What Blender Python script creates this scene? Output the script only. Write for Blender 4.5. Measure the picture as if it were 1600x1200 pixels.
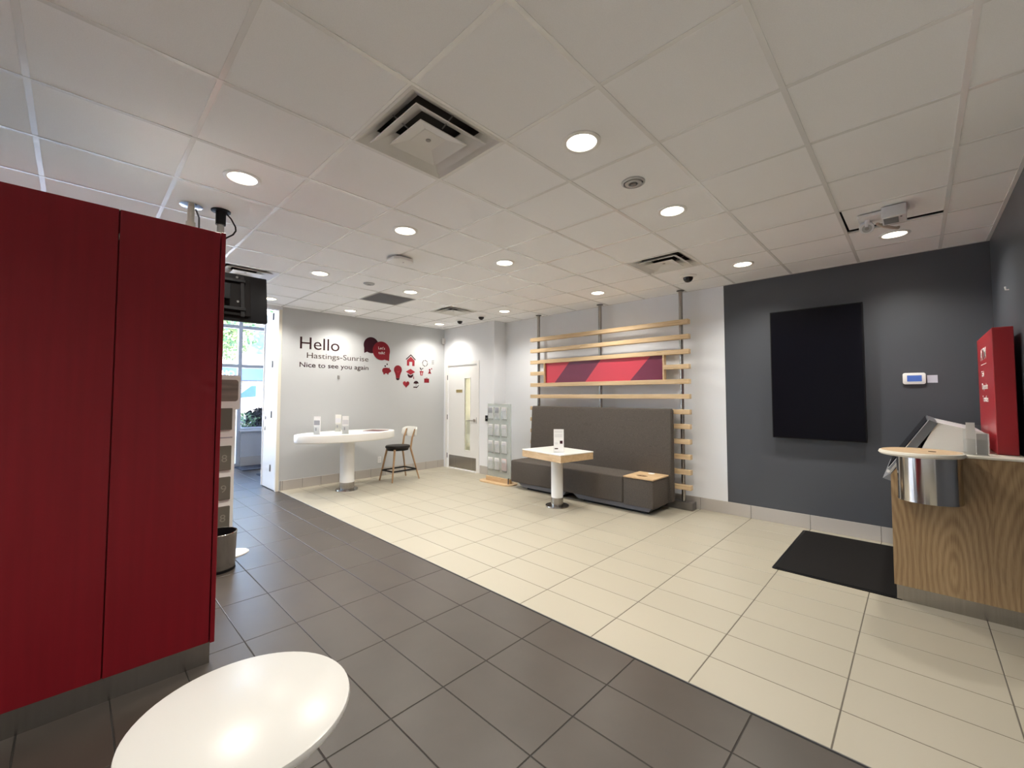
import bpy, bmesh, math, random
from mathutils import Vector, Matrix

# ------------------------------------------------------------------ reset
for o in list(bpy.data.objects):
    bpy.data.objects.remove(o, do_unlink=True)
SC = bpy.context.scene
COL = SC.collection
random.seed(7)

# ------------------------------------------------------------------ camera
F_PX, YAW, PITCH, CAM_H = 656.4, math.radians(133.92), math.radians(2.41), 1.50
cam_d = bpy.data.cameras.new('camera')
cam = bpy.data.objects.new('camera', cam_d)
COL.objects.link(cam)
fwd = Vector((math.cos(YAW) * math.cos(PITCH), math.sin(YAW) * math.cos(PITCH), math.sin(PITCH)))
rgt = Vector((math.sin(YAW), -math.cos(YAW), 0))
upv = rgt.cross(fwd)
M = Matrix((rgt, upv, -fwd)).transposed().to_4x4()
M.translation = (0, 0, CAM_H)
cam.matrix_world = M
cam_d.sensor_fit = 'HORIZONTAL'
cam_d.sensor_width = 36
cam_d.lens = 36 * F_PX / 1600
cam_d.shift_y = -8.8 / 1600
cam_d.clip_start = 0.02
cam_d.clip_end = 300
SC.camera = cam

# ------------------------------------------------------------------ exposure
SC.view_settings.view_transform = 'Standard'
SC.view_settings.look = 'None'
SC.view_settings.gamma = 1
SC.view_settings.use_curve_mapping = False
SC.view_settings.exposure = 0.58

# ------------------------------------------------------------------ sky + sun
w = bpy.data.worlds.new('sky')
SC.world = w
w.use_nodes = True
nt = w.node_tree
bg = nt.nodes['Background']
sky = nt.nodes.new('ShaderNodeTexSky')
sky.sky_type = 'NISHITA'
sky.sun_disc = False
sky.sun_elevation = math.radians(42)
sky.sun_rotation = math.radians(60)
sky.air_density = 1.0
sky.dust_density = 2.5
nt.links.new(sky.outputs[0], bg.inputs[0])
bg.inputs[1].default_value = 2.0
sd = bpy.data.lights.new('sun', 'SUN')
sd.energy = 5.0
sd.angle = math.radians(0.6)
sd.color = (1, 0.95, 0.87)
sun = bpy.data.objects.new('sun', sd)
COL.objects.link(sun)
sun.rotation_euler = Vector((-0.20, 0.62, -0.75)).to_track_quat('-Z', 'Y').to_euler()

LAMP_W = 82.0                      # watts of each recessed downlight
LAMP_COL = (1.0, 0.95, 0.86)

# ------------------------------------------------------------------ key dimensions (metres)
XA, YB, YD, XC, ZC = -7.30, 5.794, 5.48, 0.523, 2.93
YEDGE = 2.268                       # border between dark and light tiles / left end of the lettering wall
XW = -10.5                          # storefront
YN, XR, ZT = -4.0, 2.6, 3.60        # room behind the camera, top of walls
YV = 3.60                           # far side of the entrance bay

# ================================================================== helpers
MATS = {}


def mat(name, col, rough=0.5, metal=0.0, noise=0.0, nscale=20.0, bump=0.0, bscale=200.0, spec=0.5, emit=None, estr=0.0,
        coat=0.0, stretch=None):
    if name in MATS:
        return MATS[name]
    m = bpy.data.materials.new(name)
    m.use_nodes = True
    n, l = m.node_tree.nodes, m.node_tree.links
    b = n['Principled BSDF']
    b.inputs['Base Color'].default_value = (*col, 1)
    b.inputs['Roughness'].default_value = rough
    b.inputs['Metallic'].default_value = metal
    b.inputs['Specular IOR Level'].default_value = spec
    b.inputs['Coat Weight'].default_value = coat
    tc = n.new('ShaderNodeTexCoord')
    mp = n.new('ShaderNodeMapping')
    if stretch:
        mp.inputs['Scale'].default_value = stretch
    l.new(tc.outputs['Object'], mp.inputs[0])
    if noise > 0:
        t = n.new('ShaderNodeTexNoise')
        t.inputs['Scale'].default_value = nscale
        t.inputs['Detail'].default_value = 5
        l.new(mp.outputs[0], t.inputs['Vector'])
        r = n.new('ShaderNodeValToRGB')
        r.color_ramp.elements[0].position = 0.3
        r.color_ramp.elements[1].position = 0.7
        r.color_ramp.elements[0].color = (*[c * (1 - noise) for c in col], 1)
        r.color_ramp.elements[1].color = (*[min(1, c * (1 + noise)) for c in col], 1)
        l.new(t.outputs['Fac'], r.inputs[0])
        l.new(r.outputs[0], b.inputs['Base Color'])
    if bump > 0:
        t2 = n.new('ShaderNodeTexNoise')
        t2.inputs['Scale'].default_value = bscale
        t2.inputs['Detail'].default_value = 3
        l.new(mp.outputs[0], t2.inputs['Vector'])
        bp = n.new('ShaderNodeBump')
        bp.inputs['Strength'].default_value = bump
        bp.inputs['Distance'].default_value = 0.004
        l.new(t2.outputs['Fac'], bp.inputs['Height'])
        l.new(bp.outputs[0], b.inputs['Normal'])
    if emit:
        b.inputs['Emission Color'].default_value = (*emit, 1)
        b.inputs['Emission Strength'].default_value = estr
    MATS[name] = m
    return m


def glass(name, tint=(1, 1, 1), refl=0.08, rough=0.0, body=None, bodyfac=0.0):
    if name in MATS:
        return MATS[name]
    m = bpy.data.materials.new(name)
    m.use_nodes = True
    n, l = m.node_tree.nodes, m.node_tree.links
    n.remove(n['Principled BSDF'])
    out = n['Material Output']
    tr = n.new('ShaderNodeBsdfTransparent')
    tr.inputs[0].default_value = (*tint, 1)
    gl = n.new('ShaderNodeBsdfGlossy')
    gl.inputs['Roughness'].default_value = rough
    fr = n.new('ShaderNodeFresnel')
    fr.inputs[0].default_value = 1.3
    mx = n.new('ShaderNodeMixShader')
    sc = n.new('ShaderNodeMath')
    sc.operation = 'MULTIPLY_ADD'
    sc.inputs[1].default_value = 0.7
    sc.inputs[2].default_value = refl * 0.3
    l.new(fr.outputs[0], sc.inputs[0])
    l.new(sc.outputs[0], mx.inputs[0])
    l.new(tr.outputs[0], mx.inputs[1])
    l.new(gl.outputs[0], mx.inputs[2])
    last = mx
    if body:
        df = n.new('ShaderNodeBsdfDiffuse')
        df.inputs[0].default_value = (*body, 1)
        m2 = n.new('ShaderNodeMixShader')
        m2.inputs[0].default_value = bodyfac
        l.new(mx.outputs[0], m2.inputs[1])
        l.new(df.outputs[0], m2.inputs[2])
        last = m2
    l.new(last.outputs[0], out.inputs[0])
    MATS[name] = m
    return m


def wood(name, c1, c2, rough=0.45, scale=3.0, stretch=(1, 1, 12), dist=6.0, fine=60.0, detail=2.0, axis='X'):
    """straight to cathedral grain: a distorted band pattern stretched along the board plus fine pores"""
    if name in MATS:
        return MATS[name]
    m = bpy.data.materials.new(name)
    m.use_nodes = True
    n, l = m.node_tree.nodes, m.node_tree.links
    b = n['Principled BSDF']
    b.inputs['Roughness'].default_value = rough
    tc = n.new('ShaderNodeTexCoord')
    mp = n.new('ShaderNodeMapping')
    mp.inputs['Scale'].default_value = stretch
    l.new(tc.outputs['Object'], mp.inputs[0])
    nz = n.new('ShaderNodeTexNoise')
    nz.inputs['Scale'].default_value = scale
    nz.inputs['Detail'].default_value = detail
    l.new(mp.outputs[0], nz.inputs['Vector'])
    ml = n.new('ShaderNodeMath')
    ml.operation = 'MULTIPLY'
    ml.inputs[1].default_value = dist
    l.new(nz.outputs['Fac'], ml.inputs[0])
    fr = n.new('ShaderNodeMath')
    fr.operation = 'FRACT'
    l.new(ml.outputs[0], fr.inputs[0])
    f2 = n.new('ShaderNodeTexNoise')
    f2.inputs['Scale'].default_value = fine
    f2.inputs['Detail'].default_value = 3
    l.new(mp.outputs[0], f2.inputs['Vector'])
    mx = n.new('ShaderNodeMath')
    mx.operation = 'MULTIPLY_ADD'
    mx.inputs[1].default_value = 0.55
    l.new(f2.outputs['Fac'], mx.inputs[0])
    m3 = n.new('ShaderNodeMath')
    m3.operation = 'MULTIPLY'
    m3.inputs[1].default_value = 0.5
    l.new(fr.outputs[0], m3.inputs[0])
    l.new(m3.outputs[0], mx.inputs[2])
    r = n.new('ShaderNodeValToRGB')
    r.color_ramp.elements[0].position = 0.15
    r.color_ramp.elements[1].position = 0.75
    r.color_ramp.elements[0].color = (*c1, 1)
    r.color_ramp.elements[1].color = (*c2, 1)
    l.new(mx.outputs[0], r.inputs[0])
    l.new(r.outputs[0], b.inputs['Base Color'])
    MATS[name] = m
    return m


def cathedral(name, c1, c2, rough=0.42):
    """flat-sawn veneer: long nested arches along the height, thin dark lines, straight pores"""
    m = bpy.data.materials.new(name)
    m.use_nodes = True
    n, l = m.node_tree.nodes, m.node_tree.links
    b = n['Principled BSDF']
    b.inputs['Roughness'].default_value = rough
    tc = n.new('ShaderNodeTexCoord')
    warp = n.new('ShaderNodeTexNoise')
    warp.inputs['Scale'].default_value = 2.2
    warp.inputs['Detail'].default_value = 3
    wm = n.new('ShaderNodeMapping')
    wm.inputs['Scale'].default_value = (2.0, 2.0, 0.8)
    l.new(tc.outputs['Object'], wm.inputs[0])
    l.new(wm.outputs[0], warp.inputs['Vector'])
    sub = n.new('ShaderNodeVectorMath')
    sub.operation = 'MULTIPLY_ADD'
    sub.inputs[1].default_value = (0.055, 0.055, 0.055)
    l.new(warp.outputs['Color'], sub.inputs[0])
    l.new(tc.outputs['Object'], sub.inputs[2])
    # repeat the leaf of veneer across the panel
    mp = n.new('ShaderNodeMapping')
    mp.inputs['Scale'].default_value = (1.0, 1.0, 0.24)
    mp.inputs['Location'].default_value = (0, 0, -0.075)
    sp = n.new('ShaderNodeSeparateXYZ')
    l.new(sub.outputs[0], sp.inputs[0])
    pp = n.new('ShaderNodeMath')
    pp.operation = 'PINGPONG'
    pp.inputs[1].default_value = 0.19
    l.new(sp.outputs['X'], pp.inputs[0])
    cb = n.new('ShaderNodeCombineXYZ')
    l.new(pp.outputs[0], cb.inputs['X'])
    l.new(sp.outputs['Z'], cb.inputs['Z'])
    l.new(cb.outputs[0], mp.inputs[0])
    wv = n.new('ShaderNodeTexWave')
    wv.wave_type = 'RINGS'
    wv.rings_direction = 'Y'
    wv.inputs['Scale'].default_value = 11.0
    wv.inputs['Distortion'].default_value = 0.7
    wv.inputs['Detail'].default_value = 2.5
    wv.inputs['Detail Scale'].default_value = 1.5
    l.new(mp.outputs[0], wv.inputs['Vector'])
    m2 = n.new('ShaderNodeMapping')
    m2.inputs['Scale'].default_value = (1, 1, 0.03)
    l.new(sub.outputs[0], m2.inputs[0])
    po = n.new('ShaderNodeTexNoise')
    po.inputs['Scale'].default_value = 190
    po.inputs['Detail'].default_value = 3
    l.new(m2.outputs[0], po.inputs['Vector'])
    br = n.new('ShaderNodeTexNoise')
    br.inputs['Scale'].default_value = 9
    br.inputs['Detail'].default_value = 2
    l.new(m2.outputs[0], br.inputs['Vector'])
    a = n.new('ShaderNodeMath')
    a.operation = 'MULTIPLY_ADD'
    a.inputs[1].default_value = 0.18
    l.new(wv.outputs['Fac'], a.inputs[0])
    p = n.new('ShaderNodeMath')
    p.operation = 'MULTIPLY'
    p.inputs[1].default_value = 0.45
    l.new(po.outputs['Fac'], p.inputs[0])
    l.new(p.outputs[0], a.inputs[2])
    q = n.new('ShaderNodeMath')
    q.operation = 'MULTIPLY_ADD'
    q.inputs[1].default_value = 0.35
    l.new(br.outputs['Fac'], q.inputs[0])
    l.new(a.outputs[0], q.inputs[2])
    r = n.new('ShaderNodeValToRGB')
    r.color_ramp.elements[0].position = 0.28
    r.color_ramp.elements[1].position = 0.74
    r.color_ramp.elements[0].color = (*c1, 1)
    r.color_ramp.elements[1].color = (*c2, 1)
    l.new(q.outputs[0], r.inputs[0])
    l.new(r.outputs[0], b.inputs['Base Color'])
    MATS[name] = m
    return m


def tile_mat(name, col, rough, var=0.05, cloud=0.06, cscale=3.0, spec=0.5):
    """floor / wall tile: colour differs a little from piece to piece, soft clouding inside the piece"""
    if name in MATS:
        return MATS[name]
    m = bpy.data.materials.new(name)
    m.use_nodes = True
    n, l = m.node_tree.nodes, m.node_tree.links
    b = n['Principled BSDF']
    b.inputs['Roughness'].default_value = rough
    b.inputs['Specular IOR Level'].default_value = spec
    oi = n.new('ShaderNodeObjectInfo')
    tc = n.new('ShaderNodeTexCoord')
    nz = n.new('ShaderNodeTexNoise')
    nz.noise_dimensions = '4D'
    nz.inputs['Scale'].default_value = cscale
    nz.inputs['Detail'].default_value = 6
    l.new(tc.outputs['Object'], nz.inputs['Vector'])
    wv = n.new('ShaderNodeMath')
    wv.operation = 'MULTIPLY'
    wv.inputs[1].default_value = 50
    l.new(oi.outputs['Random'], wv.inputs[0])
    l.new(wv.outputs[0], nz.inputs['W'])
    a = n.new('ShaderNodeMath')
    a.operation = 'MULTIPLY_ADD'
    a.inputs[1].default_value = 2 * var
    a.inputs[2].default_value = 1 - var - cloud
    l.new(oi.outputs['Random'], a.inputs[0])
    c = n.new('ShaderNodeMath')
    c.operation = 'MULTIPLY_ADD'
    c.inputs[1].default_value = 2 * cloud
    l.new(nz.outputs['Fac'], c.inputs[0])
    l.new(a.outputs[0], c.inputs[2])
    vm = n.new('ShaderNodeVectorMath')
    vm.operation = 'SCALE'
    vm.inputs[0].default_value = col
    l.new(c.outputs[0], vm.inputs['Scale'])
    l.new(vm.outputs[0], b.inputs['Base Color'])
    MATS[name] = m
    return m


ORG = {}


def link(o):
    COL.objects.link(o)
    return o


def tag(o, label=None, cat=None, group=None, kind=None):
    if label:
        o['label'] = label
    if cat:
        o['category'] = cat
    if group:
        o['group'] = group
    if kind:
        o['kind'] = kind
    return o


def thing(name, label, cat, org, group=None):
    o = bpy.data.objects.new(name, None)
    o.empty_display_size = 0.1
    o.location = org
    link(o)
    ORG[o] = Vector(org)
    return tag(o, label, cat, group)


def smooth_mesh(me, ang=35):
    for p in me.polygons:
        p.use_smooth = True
    try:
        me.set_sharp_from_angle(angle=math.radians(ang))
    except Exception:
        pass


def mk(name, bm, m, parent=None, org=None, smooth=True, keep=False):
    """link a world-coordinate bmesh as one object; origin = parent's base, or org"""
    if parent is not None:
        off = ORG[parent]
    else:
        if org is None:
            co = [v.co for v in bm.verts]
            org = (sum(c.x for c in co) / len(co), sum(c.y for c in co) / len(co), min(c.z for c in co))
        off = Vector(org)
    bmesh.ops.recalc_face_normals(bm, faces=bm.faces[:])
    bmesh.ops.translate(bm, verts=bm.verts[:], vec=-off)
    me = bpy.data.meshes.new(name)
    bm.to_mesh(me)
    bm.free()
    if smooth:
        smooth_mesh(me)
    me.materials.append(m)
    o = bpy.data.objects.new(name, me)
    link(o)
    ORG[o] = off
    if parent is not None:
        o.parent = parent
    else:
        o.location = off
    return o


def struct(name, bm, m, parent=None):
    o = mk(name, bm, m, parent)
    if parent is None:
        o['kind'] = 'structure'
    return o


def copy_tree(o, parent=None):
    c = o.copy()
    link(c)
    ORG[c] = ORG.get(o, Vector())
    c.parent = parent
    if parent is not None:
        c.matrix_parent_inverse = o.matrix_parent_inverse
    for ch in list(o.children):
        copy_tree(ch, c)
    return c


def new():
    return bmesh.new()


def box(bm, x0, x1, y0, y1, z0, z1, bev=0.0, seg=2, rot=None, piv=None):
    vs = [bm.verts.new((x, y, z)) for x in (x0, x1) for y in (y0, y1) for z in (z0, z1)]
    q = [(0, 1, 3, 2), (4, 6, 7, 5), (0, 4, 5, 1), (2, 3, 7, 6), (0, 2, 6, 4), (1, 5, 7, 3)]
    fs = [bm.faces.new([vs[i] for i in f]) for f in q]
    geo = list(vs)
    if bev > 0:
        es = list({e for f in fs for e in f.edges})
        r = bmesh.ops.bevel(bm, geom=es, offset=bev, segments=seg, profile=0.5, affect='EDGES')
        geo = list({v for f in r['faces'] for v in f.verts} | {v for v in vs if v.is_valid})
    if rot is not None:
        c = Vector(piv if piv else ((x0 + x1) / 2, (y0 + y1) / 2, (z0 + z1) / 2))
        bmesh.ops.rotate(bm, verts=geo, cent=c, matrix=rot)
    return geo


def B(x0, x1, y0, y1, z0, z1, bev=0.0, seg=2, rot=None, piv=None):
    bm = new()
    box(bm, x0, x1, y0, y1, z0, z1, bev, seg, rot, piv)
    return bm


def lathe(bm, prof, cx, cy, n=32, sx=1.0, sy=1.0, caps=True):
    """prof = [(r,z)...] around a vertical axis; sx, sy stretch the circle"""
    rings = []
    for r, z in prof:
        rings.append([bm.verts.new((cx + sx * r * math.cos(2 * math.pi * k / n), cy + sy * r * math.sin(2 * math.pi * k / n), z))
                      for k in range(n)])
    for a, b in zip(rings, rings[1:]):
        for k in range(n):
            bm.faces.new((a[k], a[(k + 1) % n], b[(k + 1) % n], b[k]))
    if caps:
        bm.faces.new(rings[0])
        bm.faces.new(list(reversed(rings[-1])))
    return bm


def LA(prof, cx, cy, n=32, sx=1.0, sy=1.0, caps=True):
    return lathe(new(), prof, cx, cy, n, sx, sy, caps)


def tube(bm, pts, r, n=10, caps=True):
    pts = [Vector(p) for p in pts]
    rr = r if isinstance(r, (list, tuple)) else [r] * len(pts)
    rings = []
    t0 = (pts[1] - pts[0]).normalized()
    ref = Vector((0, 0, 1)) if abs(t0.z) < 0.9 else Vector((1, 0, 0))
    u = t0.cross(ref).normalized()
    for i, p in enumerate(pts):
        t = (pts[min(i + 1, len(pts) - 1)] - pts[max(i - 1, 0)]).normalized()
        u = (u - t * u.dot(t)).normalized()
        v = t.cross(u)
        rings.append([bm.verts.new(p + rr[i] * (u * math.cos(2 * math.pi * k / n) + v * math.sin(2 * math.pi * k / n))) for k in range(n)])
    for a, b in zip(rings, rings[1:]):
        for k in range(n):
            bm.faces.new((a[k], a[(k + 1) % n], b[(k + 1) % n], b[k]))
    if caps:
        bm.faces.new(list(reversed(rings[0])))
        bm.faces.new(rings[-1])
    return bm


def TU(pts, r, n=10):
    return tube(new(), pts, r, n)


def prism(bm, poly, f, t0, t1, bev=0.0):
    """poly of (a,b); f(a,b,t) -> world; extruded between t0 and t1"""
    lo = [bm.verts.new(f(a, b, t0)) for a, b in poly]
    hi = [bm.verts.new(f(a, b, t1)) for a, b in poly]
    n = len(poly)
    fs = [bm.faces.new(lo), bm.faces.new(list(reversed(hi)))]
    for k in range(n):
        fs.append(bm.faces.new((lo[k], hi[k], hi[(k + 1) % n], lo[(k + 1) % n])))
    if bev > 0:
        es = list({e for q in fs for e in q.edges})
        bmesh.ops.bevel(bm, geom=es, offset=bev, segments=2, profile=0.5, affect='EDGES')
    return bm


def PR(poly, f, t0, t1, bev=0.0):
    return prism(new(), poly, f, t0, t1, bev)


def XZ(a, b, t):
    return (a, t, b)


def YZ(a, b, t):
    return (t, a, b)


def XY(a, b, t):
    return (a, b, t)


def rrect(x0, x1, y0, y1, r, n=6):
    out = []
    for cx, cy, a0 in ((x1 - r, y1 - r, 0), (x0 + r, y1 - r, 90), (x0 + r, y0 + r, 180), (x1 - r, y0 + r, 270)):
        for k in range(n + 1):
            a = math.radians(a0 + 90 * k / n)
            out.append((cx + r * math.cos(a), cy + r * math.sin(a)))
    return out


def text(name, body, m, parent, origin, xdir, zdir, width=None, height=None, depth=0.002, weight=0.0, org=None, align='LEFT', label=None):
    """flat lettering: width = full run of the words, height = capital height; lower left corner of the first capital at origin"""
    cu = bpy.data.curves.new(name, 'FONT')
    cu.body = body
    cu.size = 1
    cu.offset = weight
    cu.resolution_u = 3
    tmp = bpy.data.objects.new(name + '_tmp', cu)
    link(tmp)
    dg = bpy.context.evaluated_depsgraph_get()
    me = bpy.data.meshes.new_from_object(tmp.evaluated_get(dg))
    bpy.data.objects.remove(tmp, do_unlink=True)
    bpy.data.curves.remove(cu)
    xs = [v.co.x for v in me.vertices]
    x0, x1 = min(xs), max(xs)
    cap = 0.729 if True else 1
    sx = width / (x1 - x0)
    sy = height / cap
    X, Z = Vector(xdir), Vector(zdir)
    Nn = X.cross(Z)
    bm = new()
    bm.from_mesh(me)
    bpy.data.meshes.remove(me)
    ext = bmesh.ops.extrude_face_region(bm, geom=bm.faces[:])
    top = [g for g in ext['geom'] if isinstance(g, bmesh.types.BMVert)]
    tops = set(top)
    for v in bm.verts:
        a = (v.co.x - x0) * sx - (width / 2 if align == 'CENTER' else 0)
        b = v.co.y * sy
        v.co = Vector(origin) + X * a + Z * b + Nn * (depth if v in tops else 0)
    return mk(name, bm, m, parent, org, smooth=False)


# ================================================================== materials
WHITE = mat('white_paint', (0.80, 0.82, 0.86), 0.6, bump=0.05, bscale=300)
GREYW = mat('grey_white_paint', (0.53, 0.545, 0.56), 0.6, bump=0.05, bscale=300)
DARKW = mat('charcoal_paint', (0.070, 0.076, 0.090), 0.42, bump=0.08, bscale=350)
TRIMW = mat('white_gloss', (0.82, 0.82, 0.81), 0.3)
CEILT = mat('ceiling_tile', (0.90, 0.905, 0.92), 0.85, noise=0.03, nscale=260, bump=0.25, bscale=500)
BARM = mat('grid_bar', (0.84, 0.84, 0.84), 0.2, spec=0.8)
LTILE = tile_mat('light_tile', (0.40, 0.366, 0.29), 0.38, 0.02, 0.02)
DTILE = tile_mat('dark_tile', (0.066, 0.054, 0.045), 0.36, 0.04, 0.20, 4.5, 0.42)
GROUTL = mat('grout_light', (0.12, 0.105, 0.085), 0.9)
GROUTD = mat('grout_dark', (0.03, 0.027, 0.024), 0.9)
BASET = tile_mat('base_tile', (0.47, 0.44, 0.41), 0.45, 0.03, 0.02)
RED = mat('red_laminate', (0.225, 0.007, 0.015), 0.42, spec=0.3, noise=0.06, nscale=30, stretch=(1, 1, 0.05))
REDS = mat('red_sign_paint', (0.40, 0.022, 0.03), 0.35)
STEEL = mat('brushed_steel', (0.42, 0.40, 0.375), 0.25, 1.0, noise=0.08, nscale=60, stretch=(1, 1, 0.02))
STEELP = mat('polished_steel', (0.60, 0.58, 0.55), 0.12, 1.0)
CHROME = mat('chrome', (0.75, 0.75, 0.75), 0.12, 1.0)
BLACK = mat('black_plastic', (0.008, 0.008, 0.009), 0.45, spec=0.2)
BLACKM = mat('black_matt', (0.010, 0.009, 0.009), 0.8, bump=0.3, bscale=900, spec=0.15)
SCREEN = mat('dark_screen', (0.004, 0.004, 0.007), 0.22, spec=0.12)
FABRIC = mat('grey_fabric', (0.098, 0.085, 0.075), 0.95, noise=0.4, nscale=190, bump=0.5, bscale=700, spec=0.15)
PLINTH = mat('grey_plinth', (0.10, 0.10, 0.115), 0.45)
LEATHER = mat('black_leather', (0.014, 0.011, 0.010), 0.42, spec=0.25)
OAK = wood('pale_oak', (0.50, 0.35, 0.19), (0.66, 0.49, 0.30), 0.5, 2.0, (0.6, 9, 9), 3.0, 16)
OAKX = wood('pale_oak_table', (0.50, 0.33, 0.18), (0.64, 0.46, 0.27), 0.45, 2.0, (1, 6, 9), 3.0, 16)
OAKV = cathedral('counter_oak', (0.22, 0.132, 0.062), (0.47, 0.325, 0.175))
OAKL = wood('stool_wood', (0.26, 0.15, 0.075), (0.44, 0.28, 0.155), 0.4, 2.0, (8, 8, 1), 3.0, 20)
LAMW = mat('white_laminate', (0.82, 0.81, 0.78), 0.28)
CREAM = mat('cream_edge', (0.80, 0.76, 0.66), 0.3)
PLUM = mat('plum_vinyl', (0.036, 0.005, 0.012), 0.6, spec=0.2)
CRIM = mat('crimson_vinyl', (0.21, 0.011, 0.020), 0.6, spec=0.2)
CRIMB = mat('bright_crimson_vinyl', (0.31, 0.024, 0.036), 0.6, spec=0.2)
INK = mat('dark_plum_ink', (0.028, 0.006, 0.009), 0.6, spec=0.2)
INKG = mat('grey_brown_ink', (0.085, 0.055, 0.05), 0.6, spec=0.2)
VWHITE = mat('white_vinyl', (0.85, 0.82, 0.80), 0.5)
ARTR = mat('art_red', (0.58, 0.055, 0.085), 0.4)
ARTP = mat('art_plum', (0.165, 0.026, 0.062), 0.4)
PAPER = mat('paper', (0.92, 0.92, 0.93), 0.6)
POLE = mat('satin_pole', (0.36, 0.345, 0.33), 0.25, 1.0)
PAPERG = mat('paper_grey_print', (0.40, 0.41, 0.46), 0.6)
PAPERL = mat('paper_pale_print', (0.66, 0.66, 0.70), 0.6)
PINKP = mat('paper_pink', (0.80, 0.66, 0.66), 0.6)
ACRYL = glass('clear_acrylic', (0.97, 0.98, 0.98), 0.15)
FROST = glass('frosted_glass', (0.90, 0.94, 0.92), 0.10, 0.15, (0.68, 0.71, 0.69), 0.32)
PANE = glass('window_glass', (0.97, 0.985, 1.0), 0.06)
DOORG = glass('door_glass', (0.75, 0.74, 0.62), 0.10, 0.05, (0.42, 0.41, 0.32), 0.55)
ALU = mat('pale_aluminium', (0.60, 0.61, 0.63), 0.35, 0.4)
DARKV = mat('duct_dark', (0.045, 0.042, 0.040), 0.8)
LOUVRE = mat('louvre_white', (0.72, 0.71, 0.69), 0.4)
DGREY = mat('dark_grey', (0.10, 0.10, 0.105), 0.5)
MGREY = mat('mid_grey', (0.28, 0.275, 0.27), 0.5)
LENS = mat('lamp_lens', (0.9, 0.85, 0.75), 0.4, emit=(1.0, 0.90, 0.72), estr=5.0)
GOLD = mat('brass_plate', (0.55, 0.44, 0.22), 0.35, 0.8)

# ================================================================== the setting
# ---- floor: sub-floor slabs, then every tile as a piece
fl = struct('floor', B(XA - 3.3, XR, YN, YV, -0.12, -0.002), GROUTD)
fl2 = struct('floor', B(XA - 0.12, XC + 0.1, YEDGE, YB + 0.1, -0.02, 0.0025), GROUTL)


def tile_mesh(name, lx, ly, th, bev, m):
    bm = B(-lx / 2, lx / 2, -ly / 2, ly / 2, -th, 0)
    top = [e for e in bm.edges if all(abs(v.co.z) < 1e-6 for v in e.verts)]
    bmesh.ops.bevel(bm, geom=top, offset=bev, segments=1, affect='EDGES')
    bmesh.ops.recalc_face_normals(bm, faces=bm.faces[:])
    me = bpy.data.meshes.new(name)
    bm.to_mesh(me)
    bm.free()
    me.materials.append(m)
    return me


MESHC = {}


def lay(name, parent, cx, cy, lx, ly, th, m, z=0.0, bev=0.0015):
    k = (name, round(lx, 3), round(ly, 3))
    if k not in MESHC:
        MESHC[k] = tile_mesh(name, lx, ly, th, bev, m)
    o = bpy.data.objects.new(name, MESHC[k])
    link(o)
    o.parent = parent
    o.location = Vector((cx, cy, z)) - ORG[parent]
    return o


def cells(a0, a1, line, step):
    """interval cuts of [a0,a1] at line + k*step"""
    k = math.ceil((a0 - line) / step - 1e-6)
    cuts = [a0]
    while line + k * step < a1 - 1e-4:
        if line + k * step > a0 + 1e-4:
            cuts.append(line + k * step)
        k += 1
    cuts.append(a1)
    return list(zip(cuts, cuts[1:]))


GAP = 0.006
ycuts = [(YEDGE, 2.578)] + cells(2.578, YB, 2.578, 0.309)
for x0, x1 in cells(XA, XC, -1.505, 0.60):
    for y0, y1 in ycuts:
        if x1 <= -5.75 and y0 > YD:
            continue
        if y1 - y0 > 0.03:
            lay('light_tile', fl2, (x0 + x1) / 2, (y0 + y1) / 2, x1 - x0 - GAP, y1 - y0 - GAP, 0.009, LTILE, 0.004)
rest = new()
for x0, x1 in cells(XW, XR, -2.405, 0.60):
    for y0, y1 in cells(YN, YV, 2.262, 0.30):
        if (y0 + y1) / 2 > YEDGE and x1 > XA - 0.10:
            continue
        if x1 < 0.1 and y0 > -0.9 and y1 - y0 > 0.05 and x1 - x0 > 0.05:
            lay('dark_tile', fl, (x0 + x1) / 2, (y0 + y1) / 2, x1 - x0 - GAP, y1 - y0 - GAP, 0.012, DTILE, 0.0)
        else:
            box(rest, x0 + GAP / 2, x1 - GAP / 2, y0 + GAP / 2, y1 - GAP / 2, -0.012, 0)
o = mk('light_tiles', rest, LTILE, fl)  # unseen floor, laid in light tile to bounce more light onto the ceiling
o['kind'] = 'stuff'
# thin metal edge where the two tile kinds meet
struct('trim_1', B(XA, XC, YEDGE - 0.004, YEDGE + 0.001, -0.01, 0.0045), DGREY)

# ---- walls
struct('wall_left', B(XA - 0.12, XA, YEDGE, YD + 0.1, 0, ZT), GREYW)
bm = B(XA, -7.168, YD, YD + 0.12, 0, ZT)                      # door wall, opening for the leaf
box(bm, -6.232, -5.745, YD, YD + 0.12, 0, ZT)
box(bm, -7.168, -6.232, YD, YD + 0.12, 2.146, ZT)
struct('wall_door', bm, WHITE)
struct('wall_jog', B(-5.865, -5.745, YD + 0.12, YB, 0, ZT), WHITE)
struct('wall_back', B(-5.865, -1.768, YB, YB + 0.12, 0, ZT), WHITE)
struct('wall_accent', B(-1.768, XC + 0.12, YB - 0.001, YB + 0.12, 0, ZT), DARKW)
struct('wall_right', B(XC, XC + 0.12, 3.0, YB, 0, ZT), DARKW)
struct('wall_return', B(XC + 0.12, XR, 3.0, 3.12, 0, ZT), WHITE)
struct('wall_far_right', B(XR, XR + 0.12, YN, 3.12, 0, ZT), WHITE)
struct('wall_near', B(XW, XR + 0.12, YN - 0.12, YN, 0, ZT), WHITE)
struct('wall_bay', B(XW, XA - 0.12, YV, YV + 0.12, 0, ZT), WHITE)
struct('wall_header', B(XA - 0.12, XA, YN, YEDGE, 2.88, ZT), WHITE)
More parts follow.
